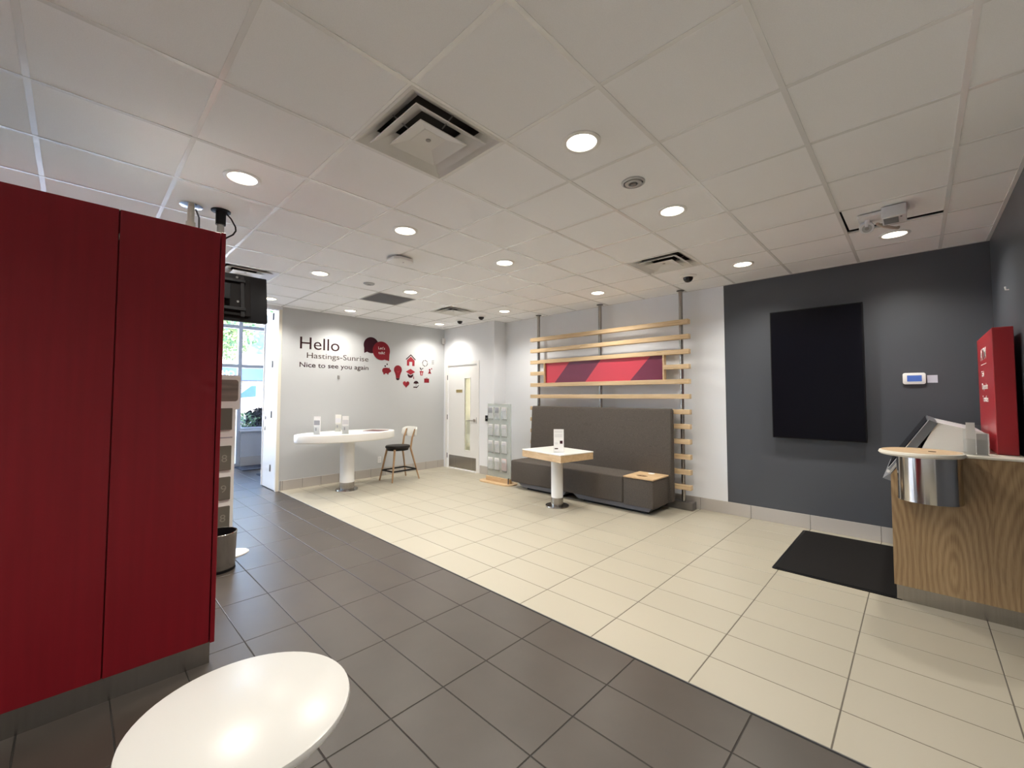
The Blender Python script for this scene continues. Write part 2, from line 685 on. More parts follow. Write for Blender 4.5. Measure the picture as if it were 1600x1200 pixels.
struct('roof', B(XW - 0.2, XR + 0.2, YN - 0.2, YB + 0.2, ZT, ZT + 0.15), WHITE)  # unseen slab added over everything to block sun and light leaks

# ---- ceiling: grid bars, lay-in tiles
CX0, CY0, TS = -2.237, 1.024, 0.61
ce = struct('ceiling', B(XA - 0.05, XR, YN, YB, ZC + 0.16, ZC + 0.20), DARKV)
ORG[ce] = Vector(ce.location)
DIFF = {(0, -1), (5, -1), (5, 5), (0, 5)}
GRILLE = (3, 5)
AJAR = (5, -4)
for x0, x1 in cells(XA, XR, CX0, TS):
    for y0, y1 in cells(YN, YB, CY0, TS):
        iu = math.floor(((y0 + y1) / 2 - CY0) / TS)
        iv = math.floor((CX0 - (x0 + x1) / 2) / TS)
        if (x0 + x1) / 2 > XC and y1 > 3.05:
            continue
        if y0 > YD - 0.05 and x1 < -5.7:
            continue
        if (iu, iv) in DIFF or (iu, iv) == GRILLE:
            continue
        xx1 = min(x1, XC) if y1 > 3.05 else x1
        t = lay('ceiling_tile', ce, (x0 + xx1) / 2, (y0 + y1) / 2, xx1 - x0 - 0.008, y1 - y0 - 0.008, 0.016, CEILT, ZC + 0.018)
        if (iu, iv) == AJAR:
            t.rotation_euler = (math.radians(1.6), 0, 0)
            t.location += Vector((0.020, -0.030, 0.008))
for k in range(-4, 9):
    x = CX0 - k * TS
    y1 = YB if x > -5.75 else YD
    if x > XA + 0.05 and x < XR:
        if x > XC:
            y1 = 3.0
        mk('grid_bar', B(x - 0.012, x + 0.012, YN, y1, ZC - 0.001, ZC + 0.006), BARM, ce)
for k in range(-7, 8):
    y = CY0 + k * TS
    x0 = XA if y < YD else -5.745
    mk('grid_bar', B(x0, XC if y > 3.0 else XR, y - 0.012, y + 0.012, ZC, ZC + 0.006), BARM, ce)
for b in ((XA, XA + 0.022, YN, YD), (XA, -5.745, YD - 0.022, YD), (-5.745, -5.723, YD, YB), (-5.745, XC, YB - 0.022, YB), (XC - 0.022, XC, 3.0, YB)):
    mk('edge_trim', B(*b, ZC - 0.002, ZC + 0.006), BARM, ce)

# ---- tile baseboards
def baseboard(name, axis, plane, a0, a1, line, sign, h=0.16, step=0.60):
    core = B(a0, a1, min(plane, plane + sign * 0.006), max(plane, plane + sign * 0.006), 0.004, h - 0.002) if axis == 'x' else \
        B(min(plane, plane + sign * 0.006), max(plane, plane + sign * 0.006), a0, a1, 0.004, h - 0.002)
    root = struct(name, core, GROUTL)
    for c0, c1 in cells(a0, a1, line, step):
        if c1 - c0 < 0.03:
            continue
        p0, p1 = sorted((plane + sign * 0.002, plane + sign * 0.012))
        if axis == 'x':
            bm = B(c0 + 0.002, c1 - 0.002, p0, p1, 0.0045, h, 0.0015, 1)
        else:
            bm = B(p0, p1, c0 + 0.002, c1 - 0.002, 0.0045, h, 0.0015, 1)
        mk('base_tile', bm, BASET, root)


baseboard('baseboard_left', 'y', XA, YEDGE + 0.02, YD, 2.62, 1, 0.155, 0.30)
baseboard('baseboard_door', 'x', YD, -6.14, -5.745, -6.105, -1)
baseboard('baseboard_jog', 'y', -5.745, YD, YB, 5.6, 1)
baseboard('baseboard_back', 'x', YB, -5.73, XC, -1.505, -1)
baseboard('baseboard_right', 'y', XC, 3.0, YB, 5.5, -1)

# ---- office door in the door wall
d1 = thing('door_1', None, None, (-6.70, YD, 0))
d1['kind'] = 'structure'
# leaf built from stiles and rails around the glazed slot
bm = B(-7.155, -6.62, YD + 0.012, YD + 0.055, 0.012, 2.135)
box(bm, -6.45, -6.245, YD + 0.012, YD + 0.055, 0.012, 2.135)
box(bm, -6.62, -6.45, YD + 0.012, YD + 0.055, 0.012, 0.41)
box(bm, -6.62, -6.45, YD + 0.012, YD + 0.055, 1.86, 2.135)
bmesh.ops.remove_doubles(bm, verts=bm.verts[:], dist=1e-5)
leaf = mk('door_leaf', bm, TRIMW, d1)
mk('glass_strip', B(-6.622, -6.448, YD + 0.03, YD + 0.036, 0.405, 1.865), DOORG, leaf)
bm = B(-6.632, -6.62, YD + 0.006, YD + 0.02, 0.40, 1.87)
box(bm, -6.45, -6.438, YD + 0.006, YD + 0.02, 0.40, 1.87)
box(bm, -6.632, -6.438, YD + 0.006, YD + 0.02, 0.395, 0.41)
box(bm, -6.632, -6.438, YD + 0.006, YD + 0.02, 1.86, 1.875)
bead = mk('glazing_bead', bm, TRIMW, leaf)
mk('kick_plate', B(-7.125, -6.27, YD + 0.007, YD + 0.013, 0.03, 0.275, 0.001, 1), STEEL, leaf)
mk('name_plate', B(-6.895, -6.70, YD + 0.005, YD + 0.013, 1.572, 1.632, 0.001, 1), GOLD, leaf)
bm = TU([(-6.315, YD + 0.02, 1.015), (-6.315, YD - 0.006, 1.015)], 0.032, 20)
tube(bm, [(-6.315, YD, 1.015), (-6.315, YD - 0.05, 1.015), (-6.335, YD - 0.056, 1.015), (-6.46, YD - 0.056, 1.012)], 0.010, 10)
mk('lever_handle', bm, STEELP, leaf)
fr = new()
box(fr, -7.235, -7.165, YD - 0.012, YD + 0.06, 0.004, 2.20, 0.003, 1)
box(fr, -6.235, -6.165, YD - 0.012, YD + 0.06, 0.004, 2.20, 0.003, 1)
box(fr, -7.165, -6.235, YD - 0.012, YD + 0.06, 2.14, 2.20, 0.003, 1)
frame = mk('door_frame', fr, TRIMW, d1)
for z in (1.89, 1.06, 0.26):
    mk('hinge', TU([(-7.162, YD - 0.014, z - 0.05), (-7.162, YD - 0.014, z + 0.05)], 0.008, 8), DGREY, frame)
mk('strike_plate', B(-6.236, -6.230, YD - 0.014, YD - 0.005, 0.96, 1.08), DGREY, frame)

# ---- entrance door leaf folded back beside the lettering wall
d2 = thing('door_2', None, None, (-7.6, 2.24, 0))
d2['kind'] = 'structure'
lf = mk('door_leaf', B(-7.98, -7.335, 2.215, 2.262, 0.01, 2.87, 0.003, 1), TRIMW, d2)
for z in (2.80, 2.02, 1.20, 0.34):
    mk('hinge', B(-7.57, -7.535, 2.205, 2.217, z - 0.055, z + 0.055, 0.003, 1), DGREY, lf)
lk = mk('lock', TU([(-7.86, 2.217, 1.14), (-7.86, 2.195, 1.14)], 0.028, 16), STEELP, lf)
mk('thumb_turn', B(-7.885, -7.855, 2.200, 2.217, 0.93, 1.0, 0.006, 2), STEELP, lf)
mk('edge_strip', B(-8.0, -7.97, 2.205, 2.264, 0.01, 2.87), TRIMW, lf)
mk('jamb', B(-7.335, XA + 0.012, 2.215, YEDGE - 0.004, 0.0, 2.88), CREAM, d2)

# ================================================================== storefront
win = thing('window_1', None, None, (XW, 0, 0))
win['kind'] = 'structure'


def bar(y0, y1, z0, z1, name='mullion'):
    mk(name, B(XW - 0.05, XW + 0.05, y0, y1, z0, z1), ALU, win)


ys = [-3.99, -2.7, -1.4, -0.1, 1.17, 2.435, 3.55]
for y in ys:
    bar(y - 0.035, y + 0.035, 0.0, 3.58)
for a, b in zip(ys, ys[1:]):
    low = 0.74 if a > 2.0 else 0.0
    for z0, z1, nm in ((low, low + 0.07, 'sill_rail'), (2.11, 2.18, 'transom'), (2.95, 3.02, 'transom'), (3.50, 3.58, 'head_rail')):
        bar(a + 0.035, b - 0.035, z0, z1, nm)
    for z0, z1 in ((low + 0.07, 2.11), (2.18, 2.95), (3.02, 3.50)):
        mk('pane', B(XW - 0.006, XW + 0.006, a + 0.03, b - 0.03, z0 - 0.005, z1 + 0.005), PANE, win)
struct('wall_sill', B(XW - 0.12, XW + 0.10, 2.47, YV, 0, 0.74), GREYW)
struct('window_sill', B(XW - 0.12, XW + 0.14, 2.45, YV, 0.735, 0.765), TRIMW)
baseboard('baseboard_sill', 'y', XW + 0.10, 2.47, YV, 2.47, 1, 0.20, 0.60)

# entrance mats
mm = tag(mk('entrance_mat', B(-10.37, -9.75, 2.36, 3.45, 0.0, 0.014, 0.004, 1), mat('mat_blue_grey', (0.055, 0.058, 0.075), 0.9, bump=0.5, bscale=500)),
         'long dark entrance mat along the low wall under the shop window', 'mat')
tag(mk('entrance_mat', B(-9.15, -8.30, 2.44, 3.20, 0.0, 0.014, 0.004, 1), MATS['mat_blue_grey']),
    'dark entrance mat behind the folded white door leaf', 'mat')

# ================================================================== ceiling fittings
def downlight(x, y, lab='round recessed ceiling downlight with white trim, switched on', w=1.0):
    t = thing('downlight', lab, 'downlight', (x, y, ZC), 'recessed ceiling downlights')
    mk('trim_ring', LA([(0.082, ZC + 0.006), (0.107, ZC + 0.004), (0.108, ZC - 0.003), (0.098, ZC - 0.007), (0.084, ZC - 0.004), (0.082, ZC + 0.006)], x, y, 36, caps=False), TRIMW, t)
    mk('lens', LA([(0.0835, ZC + 0.006), (0.0835, ZC + 0.001), (0.04, ZC + 0.0), (0.001, ZC + 0.0)], x, y, 36), LENS, t)
    l = bpy.data.lights.new('downlight_lamp', 'SPOT')
    l.energy = LAMP_W * w
    l.color = LAMP_COL
    l.spot_size = math.radians(142)
    l.spot_blend = 0.9
    l.shadow_soft_size = 0.07
    lo = bpy.data.objects.new('downlight_lamp', l)
    link(lo)
    lo.parent = t
    lo.location = (0, 0, -0.014)
    return t


VX = {v: CX0 - v * TS for v in (-5.5, -3.5, -1.5, 1.5, 4.5, 7.5)}
UY = {u: CY0 + u * TS for u in (-6.5, -3.5, -0.5, 1.5, 3.5, 6.5)}
for v, u in [(-1.5, 1.5), (1.5, 1.5), (4.5, 1.5), (7.5, 1.5), (-1.5, 3.5), (1.5, 3.5), (4.5, 3.5), (7.5, 3.5),
             (-3.5, 6.5), (-1.5, 6.5), (1.5, 6.5), (4.5, 6.5), (7.5, 6.5), (1.5, -0.5)]:
    downlight(VX[v], UY[u])
for v, u in [(4.5, -0.5), (7.5, -0.5), (4.5, -3.5), (7.5, -3.5), (-1.5, -3.5), (-5.5, -0.5), (-5.5, -3.5), (4.5, -6.5), (-1.5, -6.5)]:     # unseen downlights, assumed for the rest of the room to help light it
    downlight(VX[v], UY[u])


def sq(bm, loops, cx, cy):
    rings = [[bm.verts.new((cx + sx * h, cy + sy * h, z)) for sx, sy in ((-1, -1), (1, -1), (1, 1), (-1, 1))] for h, z in loops]
    for a, b in zip(rings, rings[1:]):
        for k in range(4):
            bm.faces.new((a[k], a[(k + 1) % 4], b[(k + 1) % 4], b[k]))
    return rings


def diffuser(iu, iv, lab):
    cx, cy = CX0 - (iv + 0.5) * TS, CY0 + (iu + 0.5) * TS
    t = thing('air_diffuser', lab, 'air vent', (cx, cy, ZC), 'square louvred ceiling air vents')
    bm = new()
    sq(bm, [(0.300, ZC + 0.006), (0.300, ZC - 0.002), (0.286, ZC - 0.004), (0.205, ZC + 0.050), (0.203, ZC + 0.052), (0.280, ZC + 0.004), (0.300, ZC + 0.006)], cx, cy)
    mk('outer_frame', bm, LOUVRE, t, smooth=False)
    bm = new()
    sq(bm, [(0.230, ZC - 0.012), (0.226, ZC - 0.016), (0.132, ZC + 0.042), (0.130, ZC + 0.046), (0.230, ZC - 0.012)], cx, cy)
    mk('louvre', bm, LOUVRE, t, smooth=False)
    bm = new()
    r = sq(bm, [(0.153, ZC - 0.020), (0.150, ZC - 0.024), (0.07, ZC + 0.004), (0.068, ZC + 0.008), (0.153, ZC - 0.020)], cx, cy)
    p = sq(bm, [(0.072, ZC + 0.006), (0.07, ZC + 0.003)], cx, cy)
    bm.faces.new(p[1])
    c = mk('centre_plate', bm, LOUVRE, t, smooth=False)
    mk('screw_cap', LA([(0.014, ZC + 0.004), (0.014, ZC + 0.0), (0.001, ZC - 0.001)], cx, cy, 16), MGREY, c)
    bm = new()
    lp = sq(bm, [(0.205, ZC + 0.052), (0.205, ZC + 0.13)], cx, cy)
    bm.faces.new(lp[1])
    mk('duct_box', bm, DARKV, t, smooth=False)
    for sx, sy in ((1, 0), (-1, 0), (0, 1), (0, -1)):
        tb = TU([(cx + sx * 0.13, cy + sy * 0.13, ZC + 0.01), (cx + sx * 0.24, cy + sy * 0.24, ZC + 0.045)], 0.004, 6)
        mk('strut', tb, MGREY, t)
    return t


diffuser(0, -1, 'square white air vent between two downlights, away from all the walls')
diffuser(5, -1, 'square white air vent in the ceiling above the slatted screen')
diffuser(5, 5, 'square white air vent in the ceiling before the office door')
diffuser(0, 5, 'square white air vent in the ceiling behind the hanging television')

# dark return-air grille
gx, gy = CX0 - 5.5 * TS, CY0 + 3.5 * TS
g = thing('return_grille', 'dark grey slatted return air grille set in the ceiling grid', 'air vent', (gx, gy, ZC))
mk('back_plate', B(gx - 0.29, gx + 0.29, gy - 0.29, gy + 0.29, ZC + 0.03, ZC + 0.034), DARKV, g)
bm = new()
for a in (-1, 1):
    box(bm, gx + a * 0.285 - 0.010, gx + a * 0.285 + 0.010, gy - 0.295, gy + 0.295, ZC - 0.001, ZC + 0.02)
    box(bm, gx - 0.275, gx + 0.275, gy + a * 0.285 - 0.010, gy + a * 0.285 + 0.010, ZC - 0.001, ZC + 0.02)
mk('frame', bm, MGREY, g)
for k in range(22):
    y = gy - 0.262 + k * 0.025
    mk('slat', B(gx - 0.275, gx + 0.275, y - 0.004, y + 0.004, ZC - 0.001, ZC + 0.028), MGREY, g)

# ceiling speaker and far sprinkler cover
def disc_fit(x, y, r, name, lab, cat):
    t = thing(name, lab, cat, (x, y, ZC))
    mk('flange', LA([(r * 0.80, ZC + 0.008), (r, ZC + 0.006), (r, ZC - 0.006), (r * 0.86, ZC - 0.011), (r * 0.80, ZC - 0.006), (r * 0.80, ZC + 0.008)], x, y, 32, caps=False), mat('fitting_grey', (0.44, 0.44, 0.45), 0.35, 0.3), t)
    mk('inner_ring', LA([(r * 0.72, ZC + 0.004), (r * 0.72, ZC - 0.010), (r * 0.40, ZC - 0.014), (r * 0.38, ZC - 0.006), (r * 0.38, ZC + 0.004)], x, y, 32, caps=False), MATS['fitting_grey'], t)
    mk('gap_ring', LA([(r * 0.80, ZC + 0.002), (r * 0.80, ZC + 0.0), (0.001, ZC + 0.0)], x, y, 32), DARKV, t)
    mk('centre_nozzle', LA([(r * 0.25, ZC + 0.0), (r * 0.22, ZC - 0.016), (0.001, ZC - 0.018)], x, y, 20), MGREY, t)


disc_fit(-1.327, 2.549, 0.076, 'ceiling_speaker', 'small grey round ceiling fitting with dark rings beside two downlights', 'ceiling fitting')
disc_fit(-4.98, 2.549, 0.070, 'ceiling_speaker', 'faint grey round ceiling fitting next to the dark return grille', 'ceiling fitting')

# wireless access point
ax, ay = -3.83, 2.30
t = thing('access_point', 'flat white access point with chamfered corners stuck to the ceiling', 'access point', (ax, ay, ZC))
mk('mount', B(ax - 0.08, ax + 0.08, ay - 0.08, ay + 0.08, ZC - 0.012, ZC), DGREY, t)
oct_ = lambda r, c: [(ax + a, ay + b) for a, b in ((r, c), (c, r), (-c, r), (-r, c), (-r, -c), (-c, -r), (c, -r), (r, -c))]
mk('shell', PR(oct_(0.115, 0.07), XY, ZC - 0.045, ZC - 0.012, 0.008), TRIMW, t)
mk('logo_dot', LA([(0.008, ZC - 0.045), (0.008, ZC - 0.047)], ax + 0.03, ay + 0.02, 12), MGREY, t)


def dome_cam(x, y, lab, group=None, r=0.085):
    t = thing('dome_camera', lab, 'security camera', (x, y, ZC), group)
    mk('flange', LA([(r, ZC), (r, ZC - 0.006), (r * 0.72, ZC - 0.018), (r * 0.62, ZC - 0.018)], x, y, 32), TRIMW, t)
    prof = [(r * 0.60 * math.cos(a), ZC - 0.018 - r * 0.62 * math.sin(a)) for a in [math.pi / 2 * k / 8 for k in range(8)]] + [(0.001, ZC - 0.018 - r * 0.62)]
    mk('dome', LA(prof, x, y, 24), mat('smoked_dome', (0.012, 0.011, 0.012), 0.06), t)


dome_cam(-1.926, 5.03, 'black dome security camera on the ceiling beside the slatted screen', r=0.095)
dome_cam(-5.58, 5.00, 'small black dome camera on the ceiling between office door and slat screen', 'twin dome cameras near the office door')
dome_cam(-6.185, 5.00, 'small black dome camera on the ceiling right before the office door', 'twin dome cameras near the office door')

# emergency lamp unit on the ajar tile
ex, ey = -0.10, 4.36
t = thing('emergency_light', 'white emergency light with swivel head hanging from an ajar ceiling tile', 'emergency light', (ex, ey, ZC))
HOUS = mat('housing_white', (0.72, 0.72, 0.74), 0.4)
bd = mk('battery_box', B(-0.155, -0.015, 4.20, 4.40, 2.845, 2.93, 0.006, 2), HOUS, t)
mk('rating_label', B(-0.145, -0.06, 4.23, 4.37, 2.843, 2.846), mat('label_grey', (0.22, 0.23, 0.24), 0.5), bd)
mk('indicator', LA([(0.006, 2.846), (0.006, 2.842)], -0.045, 4.24, 10), BLACK, bd)
mk('side_bracket', B(-0.30, -0.155, 4.27, 4.42, 2.905, 2.93, 0.004, 1), HOUS, t)
mk('swivel_arm', TU([(-0.245, 4.36, 2.91), (-0.25, 4.37, 2.88), (-0.255, 4.38, 2.865)], 0.016, 10), HOUS, t)
hd = Vector((0.12, -0.75, -0.55)).normalized()
c0 = Vector((-0.255, 4.41, 2.868))
hb = mk('lamp_head', TU([c0 - hd * 0.035, c0 - hd * 0.02, c0 + hd * 0.02, c0 + hd * 0.035], [0.03, 0.045, 0.048, 0.045], 24), HOUS, t)
mk('head_lens', TU([c0 + hd * 0.034, c0 + hd * 0.037], 0.032, 20), mat('lens_grey', (0.45, 0.46, 0.47), 0.2), hb)
mk('head_ring', TU([c0 + hd * 0.036, c0 + hd * 0.039], 0.014, 16), MGREY, hb)
strap = new()
pts = [(-0.19, 4.42, 2.88), (-0.15, 4.50, 2.872), (-0.10, 4.60, 2.876), (-0.075, 4.70, 2.895), (-0.07, 4.76, 2.92)]
for k, (p, q) in enumerate(zip(pts, pts[1:])):
    tube(strap, [p, q], 0.012, 6)
mk('hanger_strap', strap, mat('strap_beige', (0.70, 0.62, 0.54), 0.5), t)

# ================================================================== hanging television by the entrance
tx, ty = -3.86, 0.75
t = thing('hanging_television', 'black television hung from the ceiling, seen from behind beside the red cabinet', 'television', (tx, ty, 2.09))
tilt = Matrix.Rotation(math.radians(-8), 3, 'Y')
pv = (tx, ty, 2.28)
sh = mk('casing', B(tx - 0.035, tx + 0.02, ty - 0.325, ty + 0.325, 2.09, 2.47, 0.008, 2, tilt, pv), BLACK, t)
mk('screen', B(tx - 0.038, tx - 0.034, ty - 0.31, ty + 0.31, 2.105, 2.455, 0, 1, tilt, pv), SCREEN, sh)
bk = mk('back_cover', B(tx + 0.018, tx + 0.045, ty - 0.20, ty + 0.20, 2.12, 2.42, 0.01, 2, tilt, pv), BLACKM, t)
for yy in (-0.14, 0.14):
    mk('mount_rail', B(tx + 0.045, tx + 0.058, ty + yy - 0.014, ty + yy + 0.014, 2.11, 2.44, 0.002, 1, tilt, pv), BLACK, t)
for zz in (2.17, 2.40):
    mk('mount_bar', B(tx + 0.058, tx + 0.066, ty - 0.16, ty + 0.16, zz - 0.012, zz + 0.012, 0.002, 1, tilt, pv), BLACK, t)
for yy, zz in ((0.10, 2.43), (0.11, 2.24)):
    mk('bolt', TU([(tx + 0.046, ty + yy, zz), (tx + 0.054, ty + yy, zz)], 0.009, 10), CHROME, t)
mk('hanger_pole', TU([(tx + 0.025, ty - 0.012, 2.47), (tx + 0.025, ty - 0.012, 2.86)], 0.024, 16), STEEL, t)
mk('pole_sleeve', TU([(tx + 0.025, ty - 0.012, 2.82), (tx + 0.025, ty - 0.012, 2.925)], 0.034, 16), BLACK, t)
mk('ceiling_plate', LA([(0.065, ZC), (0.065, ZC - 0.008), (0.03, ZC - 0.012)], tx + 0.025, ty - 0.012, 24), BLACK, t)
mk('power_cable', TU([(tx + 0.03, ty + 0.02, 2.92), (tx + 0.03, ty + 0.055, 2.885), (tx + 0.03, ty + 0.085, 2.83), (tx + 0.03, ty + 0.088, 2.80), (tx + 0.03, ty + 0.07, 2.765), (tx + 0.03, ty + 0.03, 2.73), (tx + 0.03, ty + 0.0, 2.70), (tx + 0.05, ty - 0.02, 2.5)], 0.006, 8), BLACK, t)
mk('yoke', B(tx + 0.05, tx + 0.11, ty - 0.05, ty + 0.05, 2.24, 2.36, 0.005, 1), BLACK, t)

# second ceiling drop pole, its load hidden behind the cabinet
t = thing('drop_pole', 'pale ceiling drop pole with round chrome plate above the red cabinet', 'ceiling pole', (-3.88, 0.56, 2.5))
mk('pole', TU([(-3.88, 0.56, 2.52), (-3.88, 0.56, 2.92)], 0.022, 16), mat('pole_cream', (0.62, 0.58, 0.50), 0.35, 0.3), t)
mk('collar', TU([(-3.88, 0.56, 2.76), (-3.88, 0.56, 2.80)], 0.03, 16), MATS['pole_cream'], t)
mk('ceiling_plate', LA([(0.07, ZC), (0.072, ZC - 0.006), (0.03, ZC - 0.014)], -3.88, 0.56, 28), CHROME, t)
mk('end_bracket', B(-3.92, -3.84, 0.52, 0.60, 2.50, 2.53, 0.004, 1), DGREY, t)
mk('cable', TU([(-3.86, 0.585, 2.90), (-3.85, 0.605, 2.84), (-3.85, 0.607, 2.70), (-3.86, 0.60, 2.54)], 0.006, 8), DGREY, t)

# ================================================================== red cabinet
t = thing('red_cabinet', 'tall dark red laminate cabinet with a steel toe kick', 'cabinet', (-3.2, -0.6, 0))
CXF = -2.87
mk('body', B(-3.62, CXF - 0.022, -1.95, 0.556, 0.13, 2.44), RED, t)
ysm = [0.556, 0.128, -0.30, -0.73, -1.16, -1.59, -1.95]
for a, b in zip(ysm, ysm[1:]):
    d = mk('door_panel', B(CXF - 0.02, CXF, b + 0.0025, a - 0.0025, 0.135, 2.442, 0.0015, 1), RED, t)
    if a < 0.5 and a > 0.0:
        mk('seam_catch', B(CXF - 0.02, CXF - 0.003, a + 0.0005, a + 0.0022, 2.29, 2.32), CREAM, d)
mk('end_panel', B(-3.62, CXF + 0.004, 0.5585, 0.580, 0.13, 2.445, 0.002, 1), RED, t)
tk = mk('toe_kick', B(-3.58, CXF - 0.045, -1.93, 0.568, 0.0, 0.13), STEEL, t)
mk('top_cap', B(-3.62, CXF - 0.02, -1.95, 0.556, 2.44, 2.446), MGREY, t)

# ================================================================== small waste bin and leaflet totem behind the cabinet
bx, by = -4.40, 0.893
t = thing('waste_bin', 'small round brushed steel waste bin beside the red cabinet', 'waste bin', (bx, by, 0))
mk('drum', LA([(0.128, 0.02), (0.132, 0.03), (0.140, 0.315), (0.136, 0.317), (0.128, 0.03), (0.001, 0.03)], bx, by, 40, caps=False), STEEL, t)
mk('rim', LA([(0.141, 0.312), (0.143, 0.318), (0.140, 0.324), (0.135, 0.322), (0.135, 0.312), (0.141, 0.312)], bx, by, 40, caps=False), STEELP, t)
mk('liner', LA([(0.134, 0.31), (0.125, 0.032), (0.001, 0.031)], bx, by, 32, caps=False), BLACK, t)
mk('foot_ring', LA([(0.133, 0.0), (0.135, 0.004), (0.133, 0.022), (0.12, 0.022)], bx, by, 40), BLACK, t)

t = thing('leaflet_totem', 'white floor-standing leaflet totem with grey numbered pockets by the entrance', 'display stand', (-4.74, 0.92, 0))
mk('base_plate', LA([(1.0, 0.0), (1.0, 0.006), (0.97, 0.012), (0.001, 0.012)], -4.74, 0.92, 40, 0.155, 0.30), LAMW, t)
pn = mk('panel', PR(rrect(0.765, 1.075, 0.012, 1.40, 0.01), YZ, -4.75, -4.73), LAMW, t)
hdp = mk('header', PR(rrect(0.735, 1.105, 1.37, 1.70, 0.02), YZ, -4.745, -4.715), LAMW, t)
PK = mat('pocket_grey', (0.135, 0.125, 0.10), 0.35)
mk('header_picture', PR(rrect(0.755, 1.088, 1.45, 1.655, 0.025), YZ, -4.715, -4.711), mat('header_brown', (0.20, 0.165, 0.14), 0.4, noise=0.3, nscale=6, stretch=(1, 0.3, 4)), hdp)
digs = [None, '8', '9', '8']
for r_, (z0, z1) in enumerate(((1.18, 1.385), (0.80, 1.03), (0.525, 0.737), (0.253, 0.464))):
    for c_, (y0, y1) in enumerate(((0.785, 0.90), (0.935, 1.045))):
        p = mk('pocket', PR(rrect(y0, y1, z0, z1, 0.006), YZ, -4.73, -4.712), PK, pn)
        if digs[r_]:
            text('pocket_number', digs[r_], mat('print_pale', (0.27, 0.255, 0.21), 0.5), p, (-4.712, (y0 + y1) / 2, (z0 + z1) / 2 - 0.035), (0, 1, 0), (0, 0, 1), 0.045, 0.07, 0.001, 0.0, align='CENTER')
mk('caption_line', B(-4.73, -4.7285, 0.95, 1.055, 1.10, 1.112), PAPERG, pn)

# ================================================================== white round table in the foreground
fx, fy, fr_, fz = -1.2134, 0.3135, 0.2407, 0.73
t = thing('round_table', 'small round white pedestal table in front of the red cabinet', 'table', (fx, fy, 0))
mk('table_top', LA([(fr_ - 0.02, fz - 0.028), (fr_ - 0.004, fz - 0.022), (fr_, fz - 0.012), (fr_ - 0.002, fz - 0.003), (fr_ - 0.008, fz), (0.001, fz)], fx, fy, 64), LAMW, t)
mk('column', LA([(0.03, 0.012), (0.03, fz - 0.028)], fx, fy, 24), TRIMW, t)
mk('base_plate', LA([(0.19, 0.0), (0.19, 0.008), (0.05, 0.018), (0.03, 0.03)], fx, fy, 48), TRIMW, t)

# ================================================================== slatted oak screen
SY0, SY1, PY = 5.555, 5.628, 5.655
SXL, SXR = -4.905, -2.138
t = thing('slat_screen', 'pale oak slat screen on three steel poles behind the bench', 'slat screen', ((SXL + SXR) / 2, PY, 0))
for i in range(12):
    zc = 2.487 - 0.1985 * i - (0.006 if i == 6 else 0)
    spans = [(SXL, SXR)] if i != 3 else [(SXL, -4.592), (-2.478, SXR)]
    for a, b in spans:
        mk('slat', B(a, b, SY0, SY1, zc - 0.031, zc + 0.031, 0.003, 1), OAK, t)
for x in (-2.272, -3.535, -4.79):
    p = mk('pole', TU([(x, PY, 0.10 if x > -2.5 else 0.0), (x, PY, ZC - 0.004)], 0.026, 20), POLE, t)
    mk('ceiling_cap', LA([(0.05, ZC - 0.001), (0.05, ZC - 0.009), (0.028, ZC - 0.012)], x, PY, 24), DGREY, p)
bl = mk('foot_block', B(-2.62, -2.140, 5.60, 5.742, 0.004, 0.105, 0.004, 1), mat('gunmetal', (0.20, 0.19, 0.18), 0.35, 0.6), t)
for k in range(3):
    mk('groove', B(-2.1405, -2.1385, 5.625 + k * 0.035, 5.632 + k * 0.035, 0.02, 0.095), DGREY, bl)
# framed artwork between the slats
ZB, ZTP = 1.722, 2.060
a = t
art = mk('art_panel', B(-4.575, -2.495, 5.60, 5.625, ZB, ZTP), DGREY, a)
art['label'] = 'long red and plum diagonal striped panel'
for x in (-4.586, -2.484):
    mk('side_frame', B(x - 0.009, x + 0.009, 5.553, 5.63, ZB - 0.005, ZTP + 0.005), OAK, a)
tp = [-4.575, -4.079, -3.488, -2.683, -2.495]
bt = [-4.575, -4.388, -3.776, -3.001, -2.495]
for k in range(4):
    poly = [(bt[k], ZB), (bt[k + 1], ZB), (tp[k + 1], ZTP), (tp[k], ZTP)]
    mk('stripe', PR(poly, XZ, 5.590, 5.600), ARTR if k % 2 == 0 else ARTP, art, smooth=False)

# ================================================================== upholstered bench
BX0, BX1, BY0, BY1 = -4.83, -2.385, 4.985, 5.545
t = thing('bench', 'long high-backed bench upholstered in dark grey fabric', 'bench', ((BX0 + BX1) / 2, 5.27, 0))
mk('seat', B(BX0, -2.800, BY0, 5.46, 0.105, 0.455, 0.022, 4), FABRIC, t)
eb = mk('end_box', B(-2.794, BX1, BY0 + 0.002, 5.46, 0.098, 0.448, 0.010, 3), FABRIC, t)
wt = mk('wood_shelf', B(-2.785, BX1 + 0.012, BY0 - 0.012, 5.455, 0.448, 0.466, 0.003, 1), OAKX, t)
mk('round_coaster', LA([(0.042, 0.466), (0.042, 0.470), (0.001, 0.4705)], -2.58, 5.36, 24), PAPER, wt)
em = new()
for k in range(5):
    lathe(em, [(0.05 - 0.008 * k, 0.466), (0.05 - 0.008 * k, 0.4675), (0.047 - 0.008 * k, 0.4675), (0.047 - 0.008 * k, 0.466)], -2.60, 5.13, 28, 1.5, 0.85, caps=False)
ez = mk('branded_mark', em, mat('burnt_mark', (0.12, 0.06, 0.03), 0.6), wt)
bk_prof = [(5.435, 0.11), (5.425, 0.46), (5.462, 1.296), (5.475, 1.321), (5.495, 1.330), (5.525, 1.330), (5.541, 1.315), (5.545, 1.300), (5.545, 0.11)]
bm = PR(bk_prof, lambda y, z, x: (x, y, z), -4.79, -2.342)
